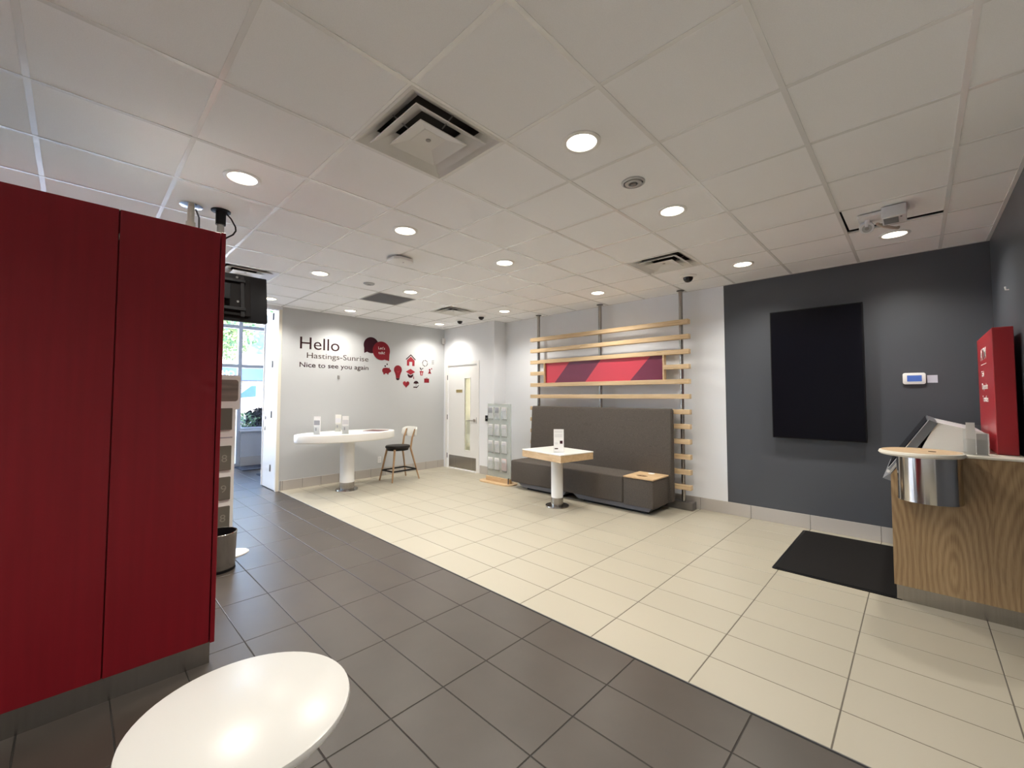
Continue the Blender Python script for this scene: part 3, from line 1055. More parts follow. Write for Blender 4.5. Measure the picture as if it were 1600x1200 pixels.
es = [e for e in bm.edges if all(abs(v.co.x + 4.79) < 1e-4 for v in e.verts) or all(abs(v.co.x + 2.342) < 1e-4 for v in e.verts)]
bmesh.ops.bevel(bm, geom=es, offset=0.012, segments=3, affect='EDGES')
mk('backrest', bm, FABRIC, t)
for x0, x1 in ((-4.70, -3.74), (-3.62, -2.42)):
    mk('plinth', PR([(x0 + 0.10, 0.045), (x1 - 0.04, 0.045), (x1, 0.105), (x0, 0.105)], XZ, 5.02, 5.50), PLINTH, t)
    mk('foot_rail', B(x0 + 0.14, x1 - 0.10, 5.09, 5.45, 0.004, 0.046), BLACK, t)

# ================================================================== square table before the bench
sx_, sy_ = -3.575, 4.60
t = thing('square_table', 'white-topped table with oak edge on one white column, before the bench', 'table', (sx_, sy_, 0))
rt = Matrix.Rotation(math.radians(-9), 3, 'Z')
piv = (sx_, sy_, 0)
mk('table_top', B(sx_ - 0.392, sx_ + 0.392, sy_ - 0.302, sy_ + 0.302, 0.745, 0.76, 0.004, 1, rt, piv), LAMW, t)
mk('oak_apron', B(sx_ - 0.388, sx_ + 0.388, sy_ - 0.298, sy_ + 0.298, 0.657, 0.745, 0.002, 1, rt, piv), OAKX, t)
mk('column', LA([(0.080, 0.10), (0.080, 0.657)], sx_, sy_, 36), TRIMW, t)
mk('steel_collar', LA([(0.083, 0.015), (0.083, 0.125), (0.080, 0.125)], sx_, sy_, 36), STEEL, t)
mk('base_disc', LA([(0.158, 0.004), (0.160, 0.008), (0.158, 0.020), (0.10, 0.024)], sx_, sy_, 48), STEEL, t)
mk('bag_hook', TU([(sx_ + 0.10, sy_ + 0.04, 0.66), (sx_ + 0.10, sy_ + 0.04, 0.63), (sx_ + 0.115, sy_ + 0.045, 0.62), (sx_ + 0.125, sy_ + 0.05, 0.635)], 0.008, 8), TRIMW, t)

t = thing('table_card', 'upright white information card standing on the table before the bench', 'sign', (-3.42, 4.44, 0.76))
rc = Matrix.Rotation(math.radians(38), 3, 'Z')
cpv = (-3.42, 4.44, 0.76)
cd = mk('card', B(-3.486, -3.354, 4.438, 4.442, 0.766, 1.062, 0, 1, rc, cpv), PAPER, t)
mk('acrylic_sleeve', B(-3.490, -3.350, 4.4435, 4.4465, 0.764, 1.066, 0, 1, rc, cpv), ACRYL, t)
mk('acrylic_foot', B(-3.488, -3.352, 4.41, 4.47, 0.76, 0.765, 0, 1, rc, cpv), ACRYL, t)
for z in (1.035, 1.02, 0.99, 0.975, 0.96, 0.88, 0.865):
    mk('print_line', B(-3.474, -3.374 if z > 0.9 else -3.43, 4.4365, 4.4382, z, z + 0.006, 0, 1, rc, cpv), PAPERL, cd)
mk('print_mark', B(-3.405, -3.37, 4.4365, 4.4382, 0.872, 0.912, 0, 1, rc, cpv), PLUM, cd)
mk('print_caption', B(-3.474, -3.43, 4.4365, 4.4382, 0.80, 0.815, 0, 1, rc, cpv), INKG, cd)

# ================================================================== oval standing table by the lettering wall
ox, oy, oz = -6.62, 3.06, 0.92
t = thing('oval_table', 'white oval counter-height table on a white column by the lettered wall', 'table', (ox, oy, 0))
mk('table_top', LA([(0.97, oz - 0.122), (0.995, oz - 0.112), (1.0, oz - 0.10), (1.0, oz - 0.012), (0.995, oz - 0.004), (0.98, oz), (0.001, oz)], ox, oy, 80, 0.435, 0.80), LAMW, t)
mk('column', LA([(0.11, 0.11), (0.11, oz - 0.12)], ox, oy, 40), TRIMW, t)
mk('steel_collar', LA([(0.113, 0.015), (0.113, 0.13), (0.11, 0.13)], ox, oy, 40), STEEL, t)
mk('base_disc', LA([(0.17, 0.004), (0.172, 0.009), (0.168, 0.024), (0.115, 0.03)], ox, oy, 48), STEEL, t)


def holder(x, y, ang, lab, top, mid, hgt=0.28):
    t = thing('leaflet_holder', lab, 'leaflet holder', (x, y, oz), 'leaflet holders on the oval table')
    r = Matrix.Rotation(math.radians(ang), 3, 'Z')
    p = (x, y, oz)
    mk('acrylic_foot', B(x - 0.05, x + 0.05, y - 0.03, y + 0.03, oz, oz + 0.005, 0, 1, r, p), ACRYL, t)
    mk('acrylic_back', B(x - 0.05, x + 0.05, y + 0.014, y + 0.017, oz + 0.004, oz + hgt, 0, 1, r, p), ACRYL, t)
    mk('acrylic_pocket', B(x - 0.05, x + 0.05, y - 0.02, y - 0.017, oz + 0.004, oz + 0.13, 0, 1, r, p), ACRYL, t)
    lf = mk('leaflet', B(x - 0.046, x + 0.046, y - 0.006, y + 0.012, oz + 0.007, oz + hgt - 0.004, 0, 1, r, p), top, t)
    mk('print_block', B(x - 0.042, x + 0.042, y - 0.0075, y - 0.006, oz + 0.145, oz + 0.215, 0, 1, r, p), mid, lf)
    mk('print_stroke', B(x - 0.02, x - 0.006, y - 0.0075, y - 0.006, oz + 0.06, oz + 0.105, 0, 1, r, p), PAPERG, lf)


holder(-6.50, 2.53, 46, 'acrylic leaflet holder with a blue-grey picture leaflet on the oval table', PAPER, PAPERG)
holder(-6.86, 3.01, 46, 'acrylic leaflet holder with a beige leaflet on the oval table', mat('paper_beige', (0.72, 0.70, 0.66), 0.6), PAPERL)
holder(-6.31, 2.88, 62, 'acrylic leaflet holder with plain white leaflets on the oval table', PAPER, PAPERL)
t = tag(mk('folder', B(-6.72, -6.40, 3.38, 3.66, oz, oz + 0.006, 0.001, 1, Matrix.Rotation(math.radians(28), 3, 'Z')), mat('maroon_card', (0.10, 0.022, 0.028), 0.4)),
        'flat dark maroon folder lying on the oval table', 'folder')

# ================================================================== counter stool
stx, sty = -6.735, 4.06
t = thing('counter_stool', 'wooden counter stool with black seat and white curved backrest', 'stool', (stx, sty, 0))
SEAT = 0.62
mk('seat', LA([(0.93, SEAT - 0.05), (1.0, SEAT - 0.035), (1.0, SEAT - 0.015), (0.95, SEAT), (0.6, SEAT + 0.008), (0.001, SEAT + 0.008)], stx, sty - 0.02, 40, 0.205, 0.22), LEATHER, t)
mk('seat_ring', LA([(0.86, SEAT - 0.085), (0.90, SEAT - 0.05)], stx, sty - 0.02, 40, 0.205, 0.22), BLACK, t)
feet = [(-6.915, 3.79), (-6.535, 3.82), (-6.555, 4.375), (-6.965, 4.355)]
tops = [(-6.86, 3.90), (-6.60, 3.90), (-6.60, 4.22), (-6.87, 4.22)]
legpos = {}
for k, ((a, b), (c, d)) in enumerate(zip(feet, tops)):
    if k < 2:
        pts, rr = [(a, b, 0.004), (c, d, SEAT - 0.06)], [0.013, 0.019]
    else:
        pts, rr = [(a, b, 0.004), (c, d, SEAT - 0.06), (c - 0.0, d + 0.03, 0.75), (c, d + 0.085, 0.90)], [0.012, 0.018, 0.017, 0.013]
    mk('leg', TU(pts, rr, 12), OAKL, t)
zf = 0.185
fp = []
for (a, b), (c, d) in zip(feet, tops):
    s_ = zf / (SEAT - 0.06)
    fp.append((a + (c - a) * s_, b + (d - b) * s_, zf))
bm = new()
for k in range(4):
    tube(bm, [fp[k], fp[(k + 1) % 4]], 0.014, 8)
mk('foot_ring', bm, BLACK, t)
# curved back pad: arc in plan, tilted back a little
bm = new()
n = 14
grid = []
for i in range(n + 1):
    u = -1 + 2 * i / n
    x = stx + u * 0.225
    yb = 4.335 - 0.075 * u * u
    edge = max(0.0, (abs(u) - 0.72) / 0.28)
    dz = 0.035 * edge * edge
    row = []
    for dy, z in ((-0.012, 0.765 + dz), (-0.020, 0.80), (-0.018, 0.90), (-0.006, 0.935 - dz), (0.008, 0.937 - dz), (0.016, 0.90), (0.014, 0.80), (0.004, 0.763 + dz)):
        row.append(bm.verts.new((x, yb + dy + (z - 0.765) * 0.16, z)))
    grid.append(row)
for a, b in zip(grid, grid[1:]):
    for k in range(8):
        bm.faces.new((a[k], a[(k + 1) % 8], b[(k + 1) % 8], b[k]))
bm.faces.new(grid[0])
bm.faces.new(list(reversed(grid[-1])))
mk('backrest', bm, mat('back_white', (0.74, 0.73, 0.69), 0.45), t)

# ================================================================== frosted glass brochure stand by the office door
t = thing('brochure_stand', 'frosted glass brochure stand on an oak base between door and bench', 'brochure stand', (-5.24, 5.12, 0))
mk('oak_base', PR(rrect(-5.66, -4.88, 4.965, 5.285, 0.14, 8), XY, 0.004, 0.022), OAKX, t)
mk('oak_foot', B(-5.54, -4.965, 5.085, 5.155, 0.022, 0.10, 0.003, 1), OAKX, t)
gp = mk('glass_panel', B(-5.53, -4.955, 5.114, 5.126, 0.09, 1.365, 0.002, 1), FROST, t)
mk('steel_edge', B(-4.985, -4.972, 5.07, 5.10, 0.022, 0.12), DGREY, t)
for r_, z1 in enumerate((1.305, 1.010, 0.722, 0.428)):
    for c_, xc in enumerate((-5.435, -5.275, -5.10)):
        h = 0.20
        pk = mk('pocket', B(xc - 0.062, xc + 0.062, 5.088, 5.091, z1 - h - 0.01, z1 - 0.06), ACRYL, gp)
        pm = PINKP if (r_ == 3 and c_ == 2) else PAPER
        lfm = mk('brochure', B(xc - 0.055, xc + 0.055, 5.094, 5.110, z1 - h, z1), pm, gp)
        mk('print_block', B(xc - 0.045, xc + 0.045, 5.0925, 5.094, z1 - 0.07, z1 - 0.02) if not (r_ == 0 and c_ < 2) else B(xc - 0.05, xc + 0.05, 5.0925, 5.094, z1 - 0.10, z1 - 0.005), PAPERL if not (r_ == 0 and c_ < 2) else PAPERG, lfm)
        mk('pocket_floor', B(xc - 0.062, xc + 0.062, 5.088, 5.113, z1 - h - 0.016, z1 - h - 0.008), MGREY, gp)

# card reader beside the door, sensor, outlet
t = thing('card_reader', 'small black card reader on the white wall right of the office door', 'card reader', (-5.93, YD, 1.02))
cr = mk('case', B(-5.975, -5.890, YD - 0.022, YD - 0.001, 1.02, 1.13, 0.006, 2), BLACK, t)
mk('indicator', LA([(0.006, 1.075), (0.006, 1.082)], -5.93, YD - 0.024, 10), mat('indicator_white', (0.9, 0.9, 0.9), 0.4), cr)
t = thing('motion_sensor', 'small white motion sensor high in the corner by the office door', 'sensor', (XA + 0.02, YD - 0.04, 2.61))
mk('shell', B(XA + 0.001, XA + 0.055, YD - 0.075, YD - 0.002, 2.61, 2.735, 0.014, 3), TRIMW, t)
mk('window', B(XA + 0.05, XA + 0.058, YD - 0.06, YD - 0.018, 2.63, 2.68, 0.003, 1), MATS['housing_white'], t)
t = thing('wall_outlet', 'white wall outlet low on the lettered wall beside the stool', 'outlet', (XA, 3.99, 0.25))
op = mk('cover_plate', B(XA + 0.001, XA + 0.008, 3.955, 4.027, 0.25, 0.365, 0.002, 1), TRIMW, t)
for z in (0.282, 0.333):
    mk('socket', B(XA + 0.008, XA + 0.0095, 3.974, 4.008, z - 0.014, z + 0.014), MATS['housing_white'], op)
t = tag(mk('wall_plug', B(XA + 0.001, XA + 0.018, 3.172, 3.206, 1.80, 1.86, 0.004, 1), MGREY), 'tiny grey plate on the lettered wall below the word you', 'wall plate')

# ================================================================== wall lettering and icons (thin vinyl on the left wall)
XD = XA + 0.0005
YD_, ZD_ = (0, 1, 0), (0, 0, 1)


def deco_text(name, body, lab, y0, y1, zb, cap, m, wgt=0.0):
    return tag(text(name, body, m, None, (XD, y0, zb), YD_, ZD_, y1 - y0, cap, 0.002, wgt), lab, 'wall lettering')


deco_text('greeting_lettering', 'Hello', 'large dark wall lettering reading Hello', 2.543, 3.200, 2.284, 0.211, INK, 0.0)
deco_text('place_lettering', 'Hastings-Sunrise', 'thin grey-brown wall lettering reading Hastings-Sunrise', 2.655, 3.745, 2.136, 0.098, INKG, -0.004)
deco_text('welcome_lettering', 'Nice to see you again', 'dark wall lettering reading Nice to see you again', 2.543, 3.746, 1.981, 0.086, INK, 0.002)


def decal(name, parts, lab, cat='wall decal', y=None, z=None):
    """parts = [(part name, polygon list of (y,z), material, layer)]"""
    t = thing(name, lab, cat, (XD, y, z))
    for nm, poly, m, ly in parts:
        mk(nm, PR(poly, YZ, XD + 0.002 * ly, XD + 0.002 * (ly + 1)), m, t, smooth=False)
    return t


def circ(cy, cz, r, n=36, a0=0, a1=360):
    return [(cy + r * math.cos(math.radians(a0 + (a1 - a0) * k / n)), cz + r * math.sin(math.radians(a0 + (a1 - a0) * k / n))) for k in range(n if a1 - a0 == 360 else n + 1)]


def bubble(cy, cz, r, a0, a1, tip):
    return circ(cy, cz, r, 40, a0, a1) + [tip]


decal('speech_bubble', [('bubble', bubble(3.798, 2.447, 0.150, -122, 202, (3.662, 2.292)), PLUM, 0)], 'dark plum speech bubble sticker on the left wall', y=3.80, z=2.29)
t = decal('speech_bubble', [('bubble', bubble(4.005, 2.357, 0.178, -18, 302 - 10, (4.168, 2.172)), CRIM, 1)], "crimson speech bubble sticker with the words Let's talk!", y=4.0, z=2.17)
text('caption', "Let's", VWHITE, t, (XD + 0.004, 4.007, 2.385), YD_, ZD_, 0.135, 0.05, 0.001, 0.004, align='CENTER')
text('caption', 'talk!', VWHITE, t, (XD + 0.004, 4.007, 2.295), YD_, ZD_, 0.130, 0.05, 0.001, 0.004, align='CENTER')
# house
decal('house_icon', [('roof', [(4.533, 2.235), (4.65, 2.338), (4.767, 2.235), (4.752, 2.222), (4.65, 2.312), (4.548, 2.222)], PLUM, 0),
                     ('wall', [(4.562, 2.105), (4.562, 2.215), (4.65, 2.292), (4.738, 2.215), (4.738, 2.105), (4.685, 2.105), (4.685, 2.185), (4.615, 2.185), (4.615, 2.105)], CRIMB, 0)],
      'crimson house icon sticker with a dark roof', y=4.65, z=2.105)
# piggy bank
pig = [(4.028, 1.965), (4.026, 2.0), (4.045, 2.03), (4.09, 2.042), (4.14, 2.042), (4.165, 2.035), (4.178, 2.05), (4.182, 2.025), (4.195, 2.008), (4.212, 1.998), (4.213, 1.972), (4.195, 1.962),
       (4.175, 1.945), (4.160, 1.938), (4.158, 1.912), (4.135, 1.912), (4.132, 1.932), (4.085, 1.932), (4.08, 1.912), (4.055, 1.912), (4.05, 1.938)]
decal('piggy_bank_icon', [('pig', pig, CRIM, 0), ('coin', circ(4.088, 2.072, 0.016, 16), INK, 0), ('coin', circ(4.128, 2.108, 0.015, 16), INK, 0)],
      'crimson piggy bank icon sticker with two coins above', y=4.12, z=1.91)
# light bulb
bul = circ(4.362, 2.013, 0.088, 28, -40, 220) + [(4.315, 1.90), (4.322, 1.85), (4.402, 1.85), (4.409, 1.90)]
decal('light_bulb_icon', [('bulb', bul, CRIM, 0), ('base', [(4.322, 1.848), (4.330, 1.82), (4.362, 1.808), (4.394, 1.82), (4.402, 1.848)], PLUM, 0),
                          ('filament', [(4.345, 1.865), (4.351, 1.865), (4.351, 1.955), (4.373, 1.955), (4.373, 1.865), (4.379, 1.865), (4.379, 1.965), (4.40, 1.985), (4.385, 2.0), (4.362, 1.98), (4.339, 2.0), (4.324, 1.985), (4.345, 1.965)], CRIMB, 1)],
      'crimson light bulb icon sticker', y=4.36, z=1.81)
# graduation cap
decal('graduation_cap_icon', [('board', [(4.538, 1.985), (4.645, 2.045), (4.755, 1.985), (4.645, 1.925)], CRIMB, 0),
                              ('crown', [(4.58, 1.943), (4.645, 1.91), (4.71, 1.943), (4.71, 1.915)] + circ(4.645, 1.93, 0.066, 10, -20, -160) + [(4.58, 1.915)], PLUM, 0),
                              ('tassel', [(4.716, 1.90), (4.722, 1.90), (4.73, 1.845), (4.708, 1.845)], CRIM, 0)],
      'crimson graduation cap icon sticker', y=4.645, z=1.845)
# heart (two halves)
def heart(cy, cz, s, side):
    pts = []
    for k in range(19):
        a = math.pi * k / 18
        x = 16 * math.sin(a) ** 3
        y = 13 * math.cos(a) - 5 * math.cos(2 * a) - 2 * math.cos(3 * a) - math.cos(4 * a)
        pts.append((cy + side * x * s, cz + y * s))
    return pts


decal('heart_icon', [('half', heart(4.549, 1.738, 0.0046, -1), CRIMB, 0), ('half', heart(4.549, 1.738, 0.0046, 1), CRIM, 0)], 'two-tone crimson heart icon sticker', y=4.55, z=1.66)
# hand and umbrella
decal('umbrella_icon', [('canopy', circ(4.778, 1.745, 0.062, 14, 8, 172) + [(4.745, 1.752), (4.778, 1.745), (4.81, 1.752)], INK, 0),
                        ('shaft', [(4.775, 1.75), (4.781, 1.75), (4.781, 1.705), (4.775, 1.705)], INK, 0),
                        ('hand', [(4.715, 1.668), (4.715, 1.690), (4.77, 1.690), (4.80, 1.690), (4.838, 1.724), (4.845, 1.715), (4.806, 1.672), (4.79, 1.662), (4.77, 1.668)], INK, 0)],
      'dark icon sticker of a hand below an umbrella', y=4.78, z=1.66)
# arrow ring
arcs = []
for k in range(4):
    a0 = 18 + 90 * k
    arcs.append(('arc', circ(4.988, 2.176, 0.066, 6, a0, a0 + 54) + list(reversed(circ(4.988, 2.176, 0.054, 6, a0, a0 + 54))), INKG, 0))
    am = math.radians(a0 + 66)
    cyy, czz = 4.988 + 0.06 * math.cos(am), 2.176 + 0.06 * math.sin(am)
    arcs.append(('arrowhead', [(cyy - 0.014, czz - 0.010), (cyy + 0.014, czz - 0.010), (cyy, czz + 0.014)], INK, 0))
decal('arrow_ring_icon', arcs, 'ring of four thin arrows icon sticker', y=4.99, z=2.10)
# plant in a gift pot
decal('plant_icon', [('leaf', [(4.905, 2.035), (4.875, 2.045), (4.860, 2.085), (4.890, 2.075)], INK, 0), ('leaf', [(4.905, 2.045), (4.930, 2.05), (4.955, 2.075), (4.925, 2.072)], INK, 0),
                     ('stem', [(4.902, 2.01), (4.908, 2.01), (4.908, 2.05), (4.902, 2.05)], INK, 0),
                     ('pot', [(4.872, 1.985), (4.880, 1.92), (4.934, 1.92), (4.942, 1.985), (4.952, 1.985), (4.952, 2.01), (4.862, 2.01), (4.862, 1.985)], CRIMB, 0),
                     ('ribbon', [(4.902, 1.935), (4.913, 1.935), (4.913, 1.985), (4.902, 1.985)], VWHITE, 1)],
      'icon sticker of a seedling in a crimson pot', y=4.905, z=1.92)
# person with a thought dot
decal('person_icon', [('head', circ(5.105, 2.045, 0.020, 16), CRIM, 0), ('shoulders', [(5.065, 1.965), (5.085, 2.005), (5.097, 2.03), (5.113, 2.03), (5.125, 2.005), (5.148, 1.965)], CRIM, 0),
                      ('thought_dot', circ(5.152, 2.068, 0.015, 14), CRIM, 0)], 'small crimson person icon sticker with a dot beside the head', y=5.105, z=1.965)
# briefcase
decal('briefcase_icon', [('case', [(4.972, 1.775), (5.092, 1.775), (5.092, 1.862), (4.972, 1.862)], CRIM, 0), ('handle', [(5.012, 1.862), (5.012, 1.88), (5.052, 1.88), (5.052, 1.862), (5.044, 1.862), (5.044, 1.873), (5.02, 1.873), (5.02, 1.862)], CRIM, 0),
                         ('band', [(5.0, 1.808), (5.064, 1.808), (5.064, 1.818), (5.0, 1.818)], CRIMB, 1)], 'small crimson briefcase icon sticker', y=5.03, z=1.775)
# stacked waves
wav = []
for k in range(3):
    z0 = 2.17 + 0.032 * k
    wav.append(('wave', [(5.155, z0), (5.175, z0 + 0.014), (5.19, z0 + 0.004), (5.212, z0 + 0.018), (5.212, z0 + 0.010), (5.19, z0 - 0.004), (5.175, z0 + 0.006), (5.155, z0 - 0.008)], INKG, 0))
decal('wave_icon', wav, 'tiny dark icon sticker of stacked waves beside the arrow ring', y=5.18, z=2.16)

# ================================================================== wall display on the charcoal wall
t = thing('wall_display', 'large black portrait display panel on the charcoal wall', 'display', (-0.81, YB, 1.02))
cs = mk('casing', B(-1.235, -0.383, 5.702, 5.745, 1.016, 2.490, 0.004, 1), BLACK, t)
mk('screen', B(-1.224, -0.394, 5.6995, 5.703, 1.027, 2.479), SCREEN, cs)
mk('wall_mount', B(-1.05, -0.57, 5.745, YB - 0.001, 1.45, 2.05), BLACKM, t)
# thermostat with card
t = thing('thermostat', 'white wall thermostat with a blue screen on the charcoal wall', 'thermostat', (-0.015, YB, 1.62))
th = mk('case', PR(rrect(-0.098, 0.068, 1.618, 1.730, 0.018), XZ, YB - 0.028, YB - 0.002, 0.003), TRIMW, t)
mk('screen', B(-0.066, 0.040, YB - 0.030, YB - 0.0275, 1.645, 1.705), mat('blue_lcd', (0.04, 0.08, 0.25), 0.3, emit=(0.08, 0.16, 0.5), estr=0.35), th)
tag(mk('wall_note', B(0.078, 0.150, YB - 0.005, YB - 0.001, 1.630, 1.704), mat('lilac_card', (0.60, 0.60, 0.70), 0.6)), 'small pale card stuck beside the thermostat', 'note')
tag(mk('wall_hook', TU([(XC - 0.001, 4.84, 2.30), (XC - 0.018, 4.84, 2.30), (XC - 0.02, 4.84, 2.325)], 0.005, 8), TRIMW), 'tiny white hook on the charcoal side wall above the red sign', 'hook')

# ================================================================== self-service counter
t = thing('service_counter', 'oak service counter with slanted console, round ledge and steel bin', 'counter', (0.18, 4.9, 0))
CY0_, CY1_ = 4.24, 5.62
prof = [(-0.160, 0.115), (-0.158, 0.915), (-0.055, 1.075), (0.50, 1.075), (0.50, 0.115)]
mk('end_panel', PR(prof, XZ, CY0_, CY0_ + 0.022), OAKV, t)
mk('front_panel', B(-0.150, -0.135, CY0_ + 0.023, CY1_, 0.115, 0.905), OAKV, t)
mk('carcass', B(-0.134, 0.50, CY0_ + 0.022, CY1_, 0.115, 0.90), OAKV, t)
mk('upper_carcass', B(0.0, 0.50, CY0_ + 0.022, CY1_, 0.90, 1.074), OAKV, t)
mk('toe_kick', B(-0.148, 0.50, CY0_ + 0.012, CY1_ - 0.01, 0.0045, 0.115), STEEL, t)
mk('worktop', B(-0.045, 0.512, CY0_ - 0.006, CY1_, 1.075, 1.092, 0.003, 1), CREAM, t)
# sloped console above the counter front
t2 = t
cp = [(0.012, 1.093), (0.100, 1.302), (0.36, 1.232), (0.36, 1.093)]
mk('console_cheek', PR(cp, XZ, 4.50, 4.515), LAMW, t2)
mk('console_body', PR([(0.014, 1.094), (0.10, 1.296), (0.356, 1.226), (0.356, 1.094)], XZ, 4.516, 5.60), mat('console_grey', (0.55, 0.56, 0.58), 0.4), t2)
sl = [(-0.185, 0.915), (0.062, 1.318), (0.108, 1.296), (-0.135, 0.900)]
mk('slanted_frame', PR(sl, XZ, 4.49, 5.60), mat('slate_grey', (0.13, 0.14, 0.155), 0.35), t2)
mk('glass_face', PR([(-0.178, 0.935), (0.052, 1.310), (0.048, 1.313), (-0.182, 0.938)], XZ, 4.53, 5.56), SCREEN, t2)
mk('glass_rim', PR([(-0.186, 0.914), (0.061, 1.319), (0.057, 1.321), (-0.190, 0.916)], XZ, 4.49, 4.50), CHROME, t2)
mk('lower_lip', PR([(-0.205, 0.880), (-0.150, 0.930), (-0.150, 0.860)], XZ, 4.27, 5.60), mat('lip_grey', (0.22, 0.23, 0.25), 0.4), t2)
mk('slope_rail', PR([(-0.162, 0.917), (-0.050, 1.092), (-0.066, 1.098), (-0.176, 0.926)], XZ, 4.25, 4.485), CHROME, t2)
mk('end_knob', TU([(-0.172, 4.262, 0.937), (-0.172, 4.238, 0.937)], 0.010, 12), TRIMW, t2)
# round ledge and steel bin below it
lx, ly_, lz, lr = 0.005, 4.165, 1.112, 0.226
ledge = mk('round_ledge', LA([(lr - 0.03, lz - 0.034), (lr - 0.01, lz - 0.030), (lr, lz - 0.018), (lr - 0.006, lz - 0.004), (lr - 0.016, lz)], lx, ly_, 56), CREAM, t)
ledge['label'] = 'round cream-edged writing ledge'
ins = mk('wood_inlay', LA([(lr - 0.017, lz - 0.002), (lr - 0.018, lz + 0.001), (0.001, lz + 0.001)], lx, ly_, 56), OAKX, ledge)
mk('cable_grommet', LA([(0.02, lz + 0.001), (0.02, lz + 0.004), (0.001, lz + 0.004)], lx + 0.06, ly_ - 0.02, 20), MATS['burnt_mark'], ledge)
bcx, bcy = 0.045, 4.205
bm = new()
arc = [(bcx + 0.168 * math.cos(math.radians(a)), bcy + 0.168 * math.sin(math.radians(a))) for a in range(180, 361, 5)]
poly = [(bcx + 0.168, CY0_ - 0.001), (bcx - 0.168, CY0_ - 0.001)] + arc
sbn = mk('steel_bin', PR(list(reversed(poly)), XY, 0.762, 1.077), STEELP, t)
sbn['label'] = 'half-round polished steel bin'
mk('rim_strip', PR([(bcx + (x - bcx) * 1.008, (bcy + (y - bcy) * 1.008) if y < bcy else y) for x, y in reversed(poly)], XY, 0.762, 0.772), STEELP, sbn)
# red sign
t = thing('red_sign', 'tall red box sign with white ATM lettering on the service counter', 'sign', (0.44, 4.95, 1.092))
SGX = 0.392
sb = mk('box', B(SGX, 0.492, 4.46, 5.46, 1.093, 1.982, 0.003, 1), REDS, t)
sg = lambda nm, body, ya, yb, z, cap: text(nm, body, VWHITE, sb, (SGX - 0.0005, ya, z), (0, -1, 0), (0, 0, 1), ya - yb, cap, 0.001, 0.004)
sg('sign_title', 'ATM', 5.23, 4.85, 1.79, 0.095)
mk('sign_rule', B(SGX - 0.0015, SGX, 4.85, 5.21, 1.752, 1.757), VWHITE, sb)
sg('sign_line', 'Cash', 5.19, 5.02, 1.655, 0.05)
sg('sign_line', 'Deposits', 5.19, 4.83, 1.555, 0.05)
sg('sign_line', 'Transfers', 5.19, 4.82, 1.455, 0.05)
# acrylic holders on the counter
t = thing('acrylic_holder', 'clear acrylic card holder standing on the counter beside the red sign', 'card holder', (0.27, 4.34, 1.092))
mk('back_sheet', B(0.225, 0.345, 4.352, 4.355, 1.095, 1.30), ACRYL, t)
mk('front_sheet', B(0.225, 0.345, 4.318, 4.321, 1.095, 1.20), ACRYL, t)
mk('bent_tab', B(0.240, 0.283, 4.338, 4.342, 1.095, 1.315), mat('clear_white', (0.74, 0.72, 0.68), 0.3), t)
mk('grey_card', B(0.288, 0.340, 4.340, 4.343, 1.096, 1.24), mat('card_grey', (0.42, 0.40, 0.38), 0.5), t)
mk('foot', B(0.225, 0.345, 4.316, 4.38, 1.0922, 1.0955), ACRYL, t)

# floor mat before the counter
bm = PR(rrect(-0.955, -0.112, 4.248, 5.672, 0.02, 3), XY, 0.0045, 0.010)
t = thing('floor_mat', 'black rubber floor mat lying before the service counter', 'mat', (-0.53, 4.96, 0.0045))
mk('rubber_border', bm, BLACK, t)
mk('pile_surface', B(-0.93, -0.155, 4.275, 5.645, 0.010, 0.014, 0.002, 1), BLACKM, t)

# ================================================================== outside the storefront
struct('sidewalk', B(-13.0, XW - 0.12, -14, 22, -0.14, -0.02), mat('pavement', (0.42, 0.41, 0.39), 0.85, noise=0.1, nscale=4))
struct('road', B(-22.0, -13.0, -30, 50, -0.3, -0.14), mat('asphalt', (0.13, 0.13, 0.14), 0.9, noise=0.15, nscale=6))
struct('sidewalk', B(-25.0, -22.0, -30, 50, -0.2, -0.04), MATS['pavement'])
# planter with a dark shrub under the window
t = thing('planter', 'dark leafy shrub in a long grey planter outside the shop window', 'planter', (-11.05, 3.0, -0.02))
mk('trough', B(-11.30, -10.82, 2.35, 4.1, -0.02, 0.80, 0.01, 1), mat('planter_grey', (0.30, 0.30, 0.34), 0.7), t)
def leaves(n, cen, rad, size, seed):
    rnd = random.Random(seed)
    bm = new()
    for _ in range(n):
        while True:
            p = Vector((rnd.uniform(-1, 1), rnd.uniform(-1, 1), rnd.uniform(-1, 1)))
            if p.length < 1:
                break
        p = p * (0.55 + 0.45 * p.length)
        c = Vector((cen[0] + p.x * rad[0], cen[1] + p.y * rad[1], cen[2] + p.z * rad[2]))
        a = Vector((rnd.gauss(0, 1), rnd.gauss(0, 1), rnd.gauss(0, 1))).normalized()
        b = a.orthogonal().normalized()
        s = size * rnd.uniform(0.6, 1.3)
        v = [bm.verts.new(c + a * s), bm.verts.new(c + b * s * 0.5), bm.verts.new(c - a * s), bm.verts.new(c - b * s * 0.5)]
        bm.faces.new(v)
    return bm


def leaf_mat(name, c1, c2):
    m = bpy.data.materials.new(name)
    m.use_nodes = True
    n, l = m.node_tree.nodes, m.node_tree.links
    b = n['Principled BSDF']
    b.inputs['Roughness'].default_value = 0.55
    g = n.new('ShaderNodeNewGeometry')
    r = n.new('ShaderNodeValToRGB')
    r.color_ramp.elements[0].color = (*c1, 1)
    r.color_ramp.elements[1].color = (*c2, 1)
    l.new(g.outputs['Random Per Island'], r.inputs[0])
    l.new(r.outputs[0], b.inputs['Base Color'])
    MATS[name] = m
    return m


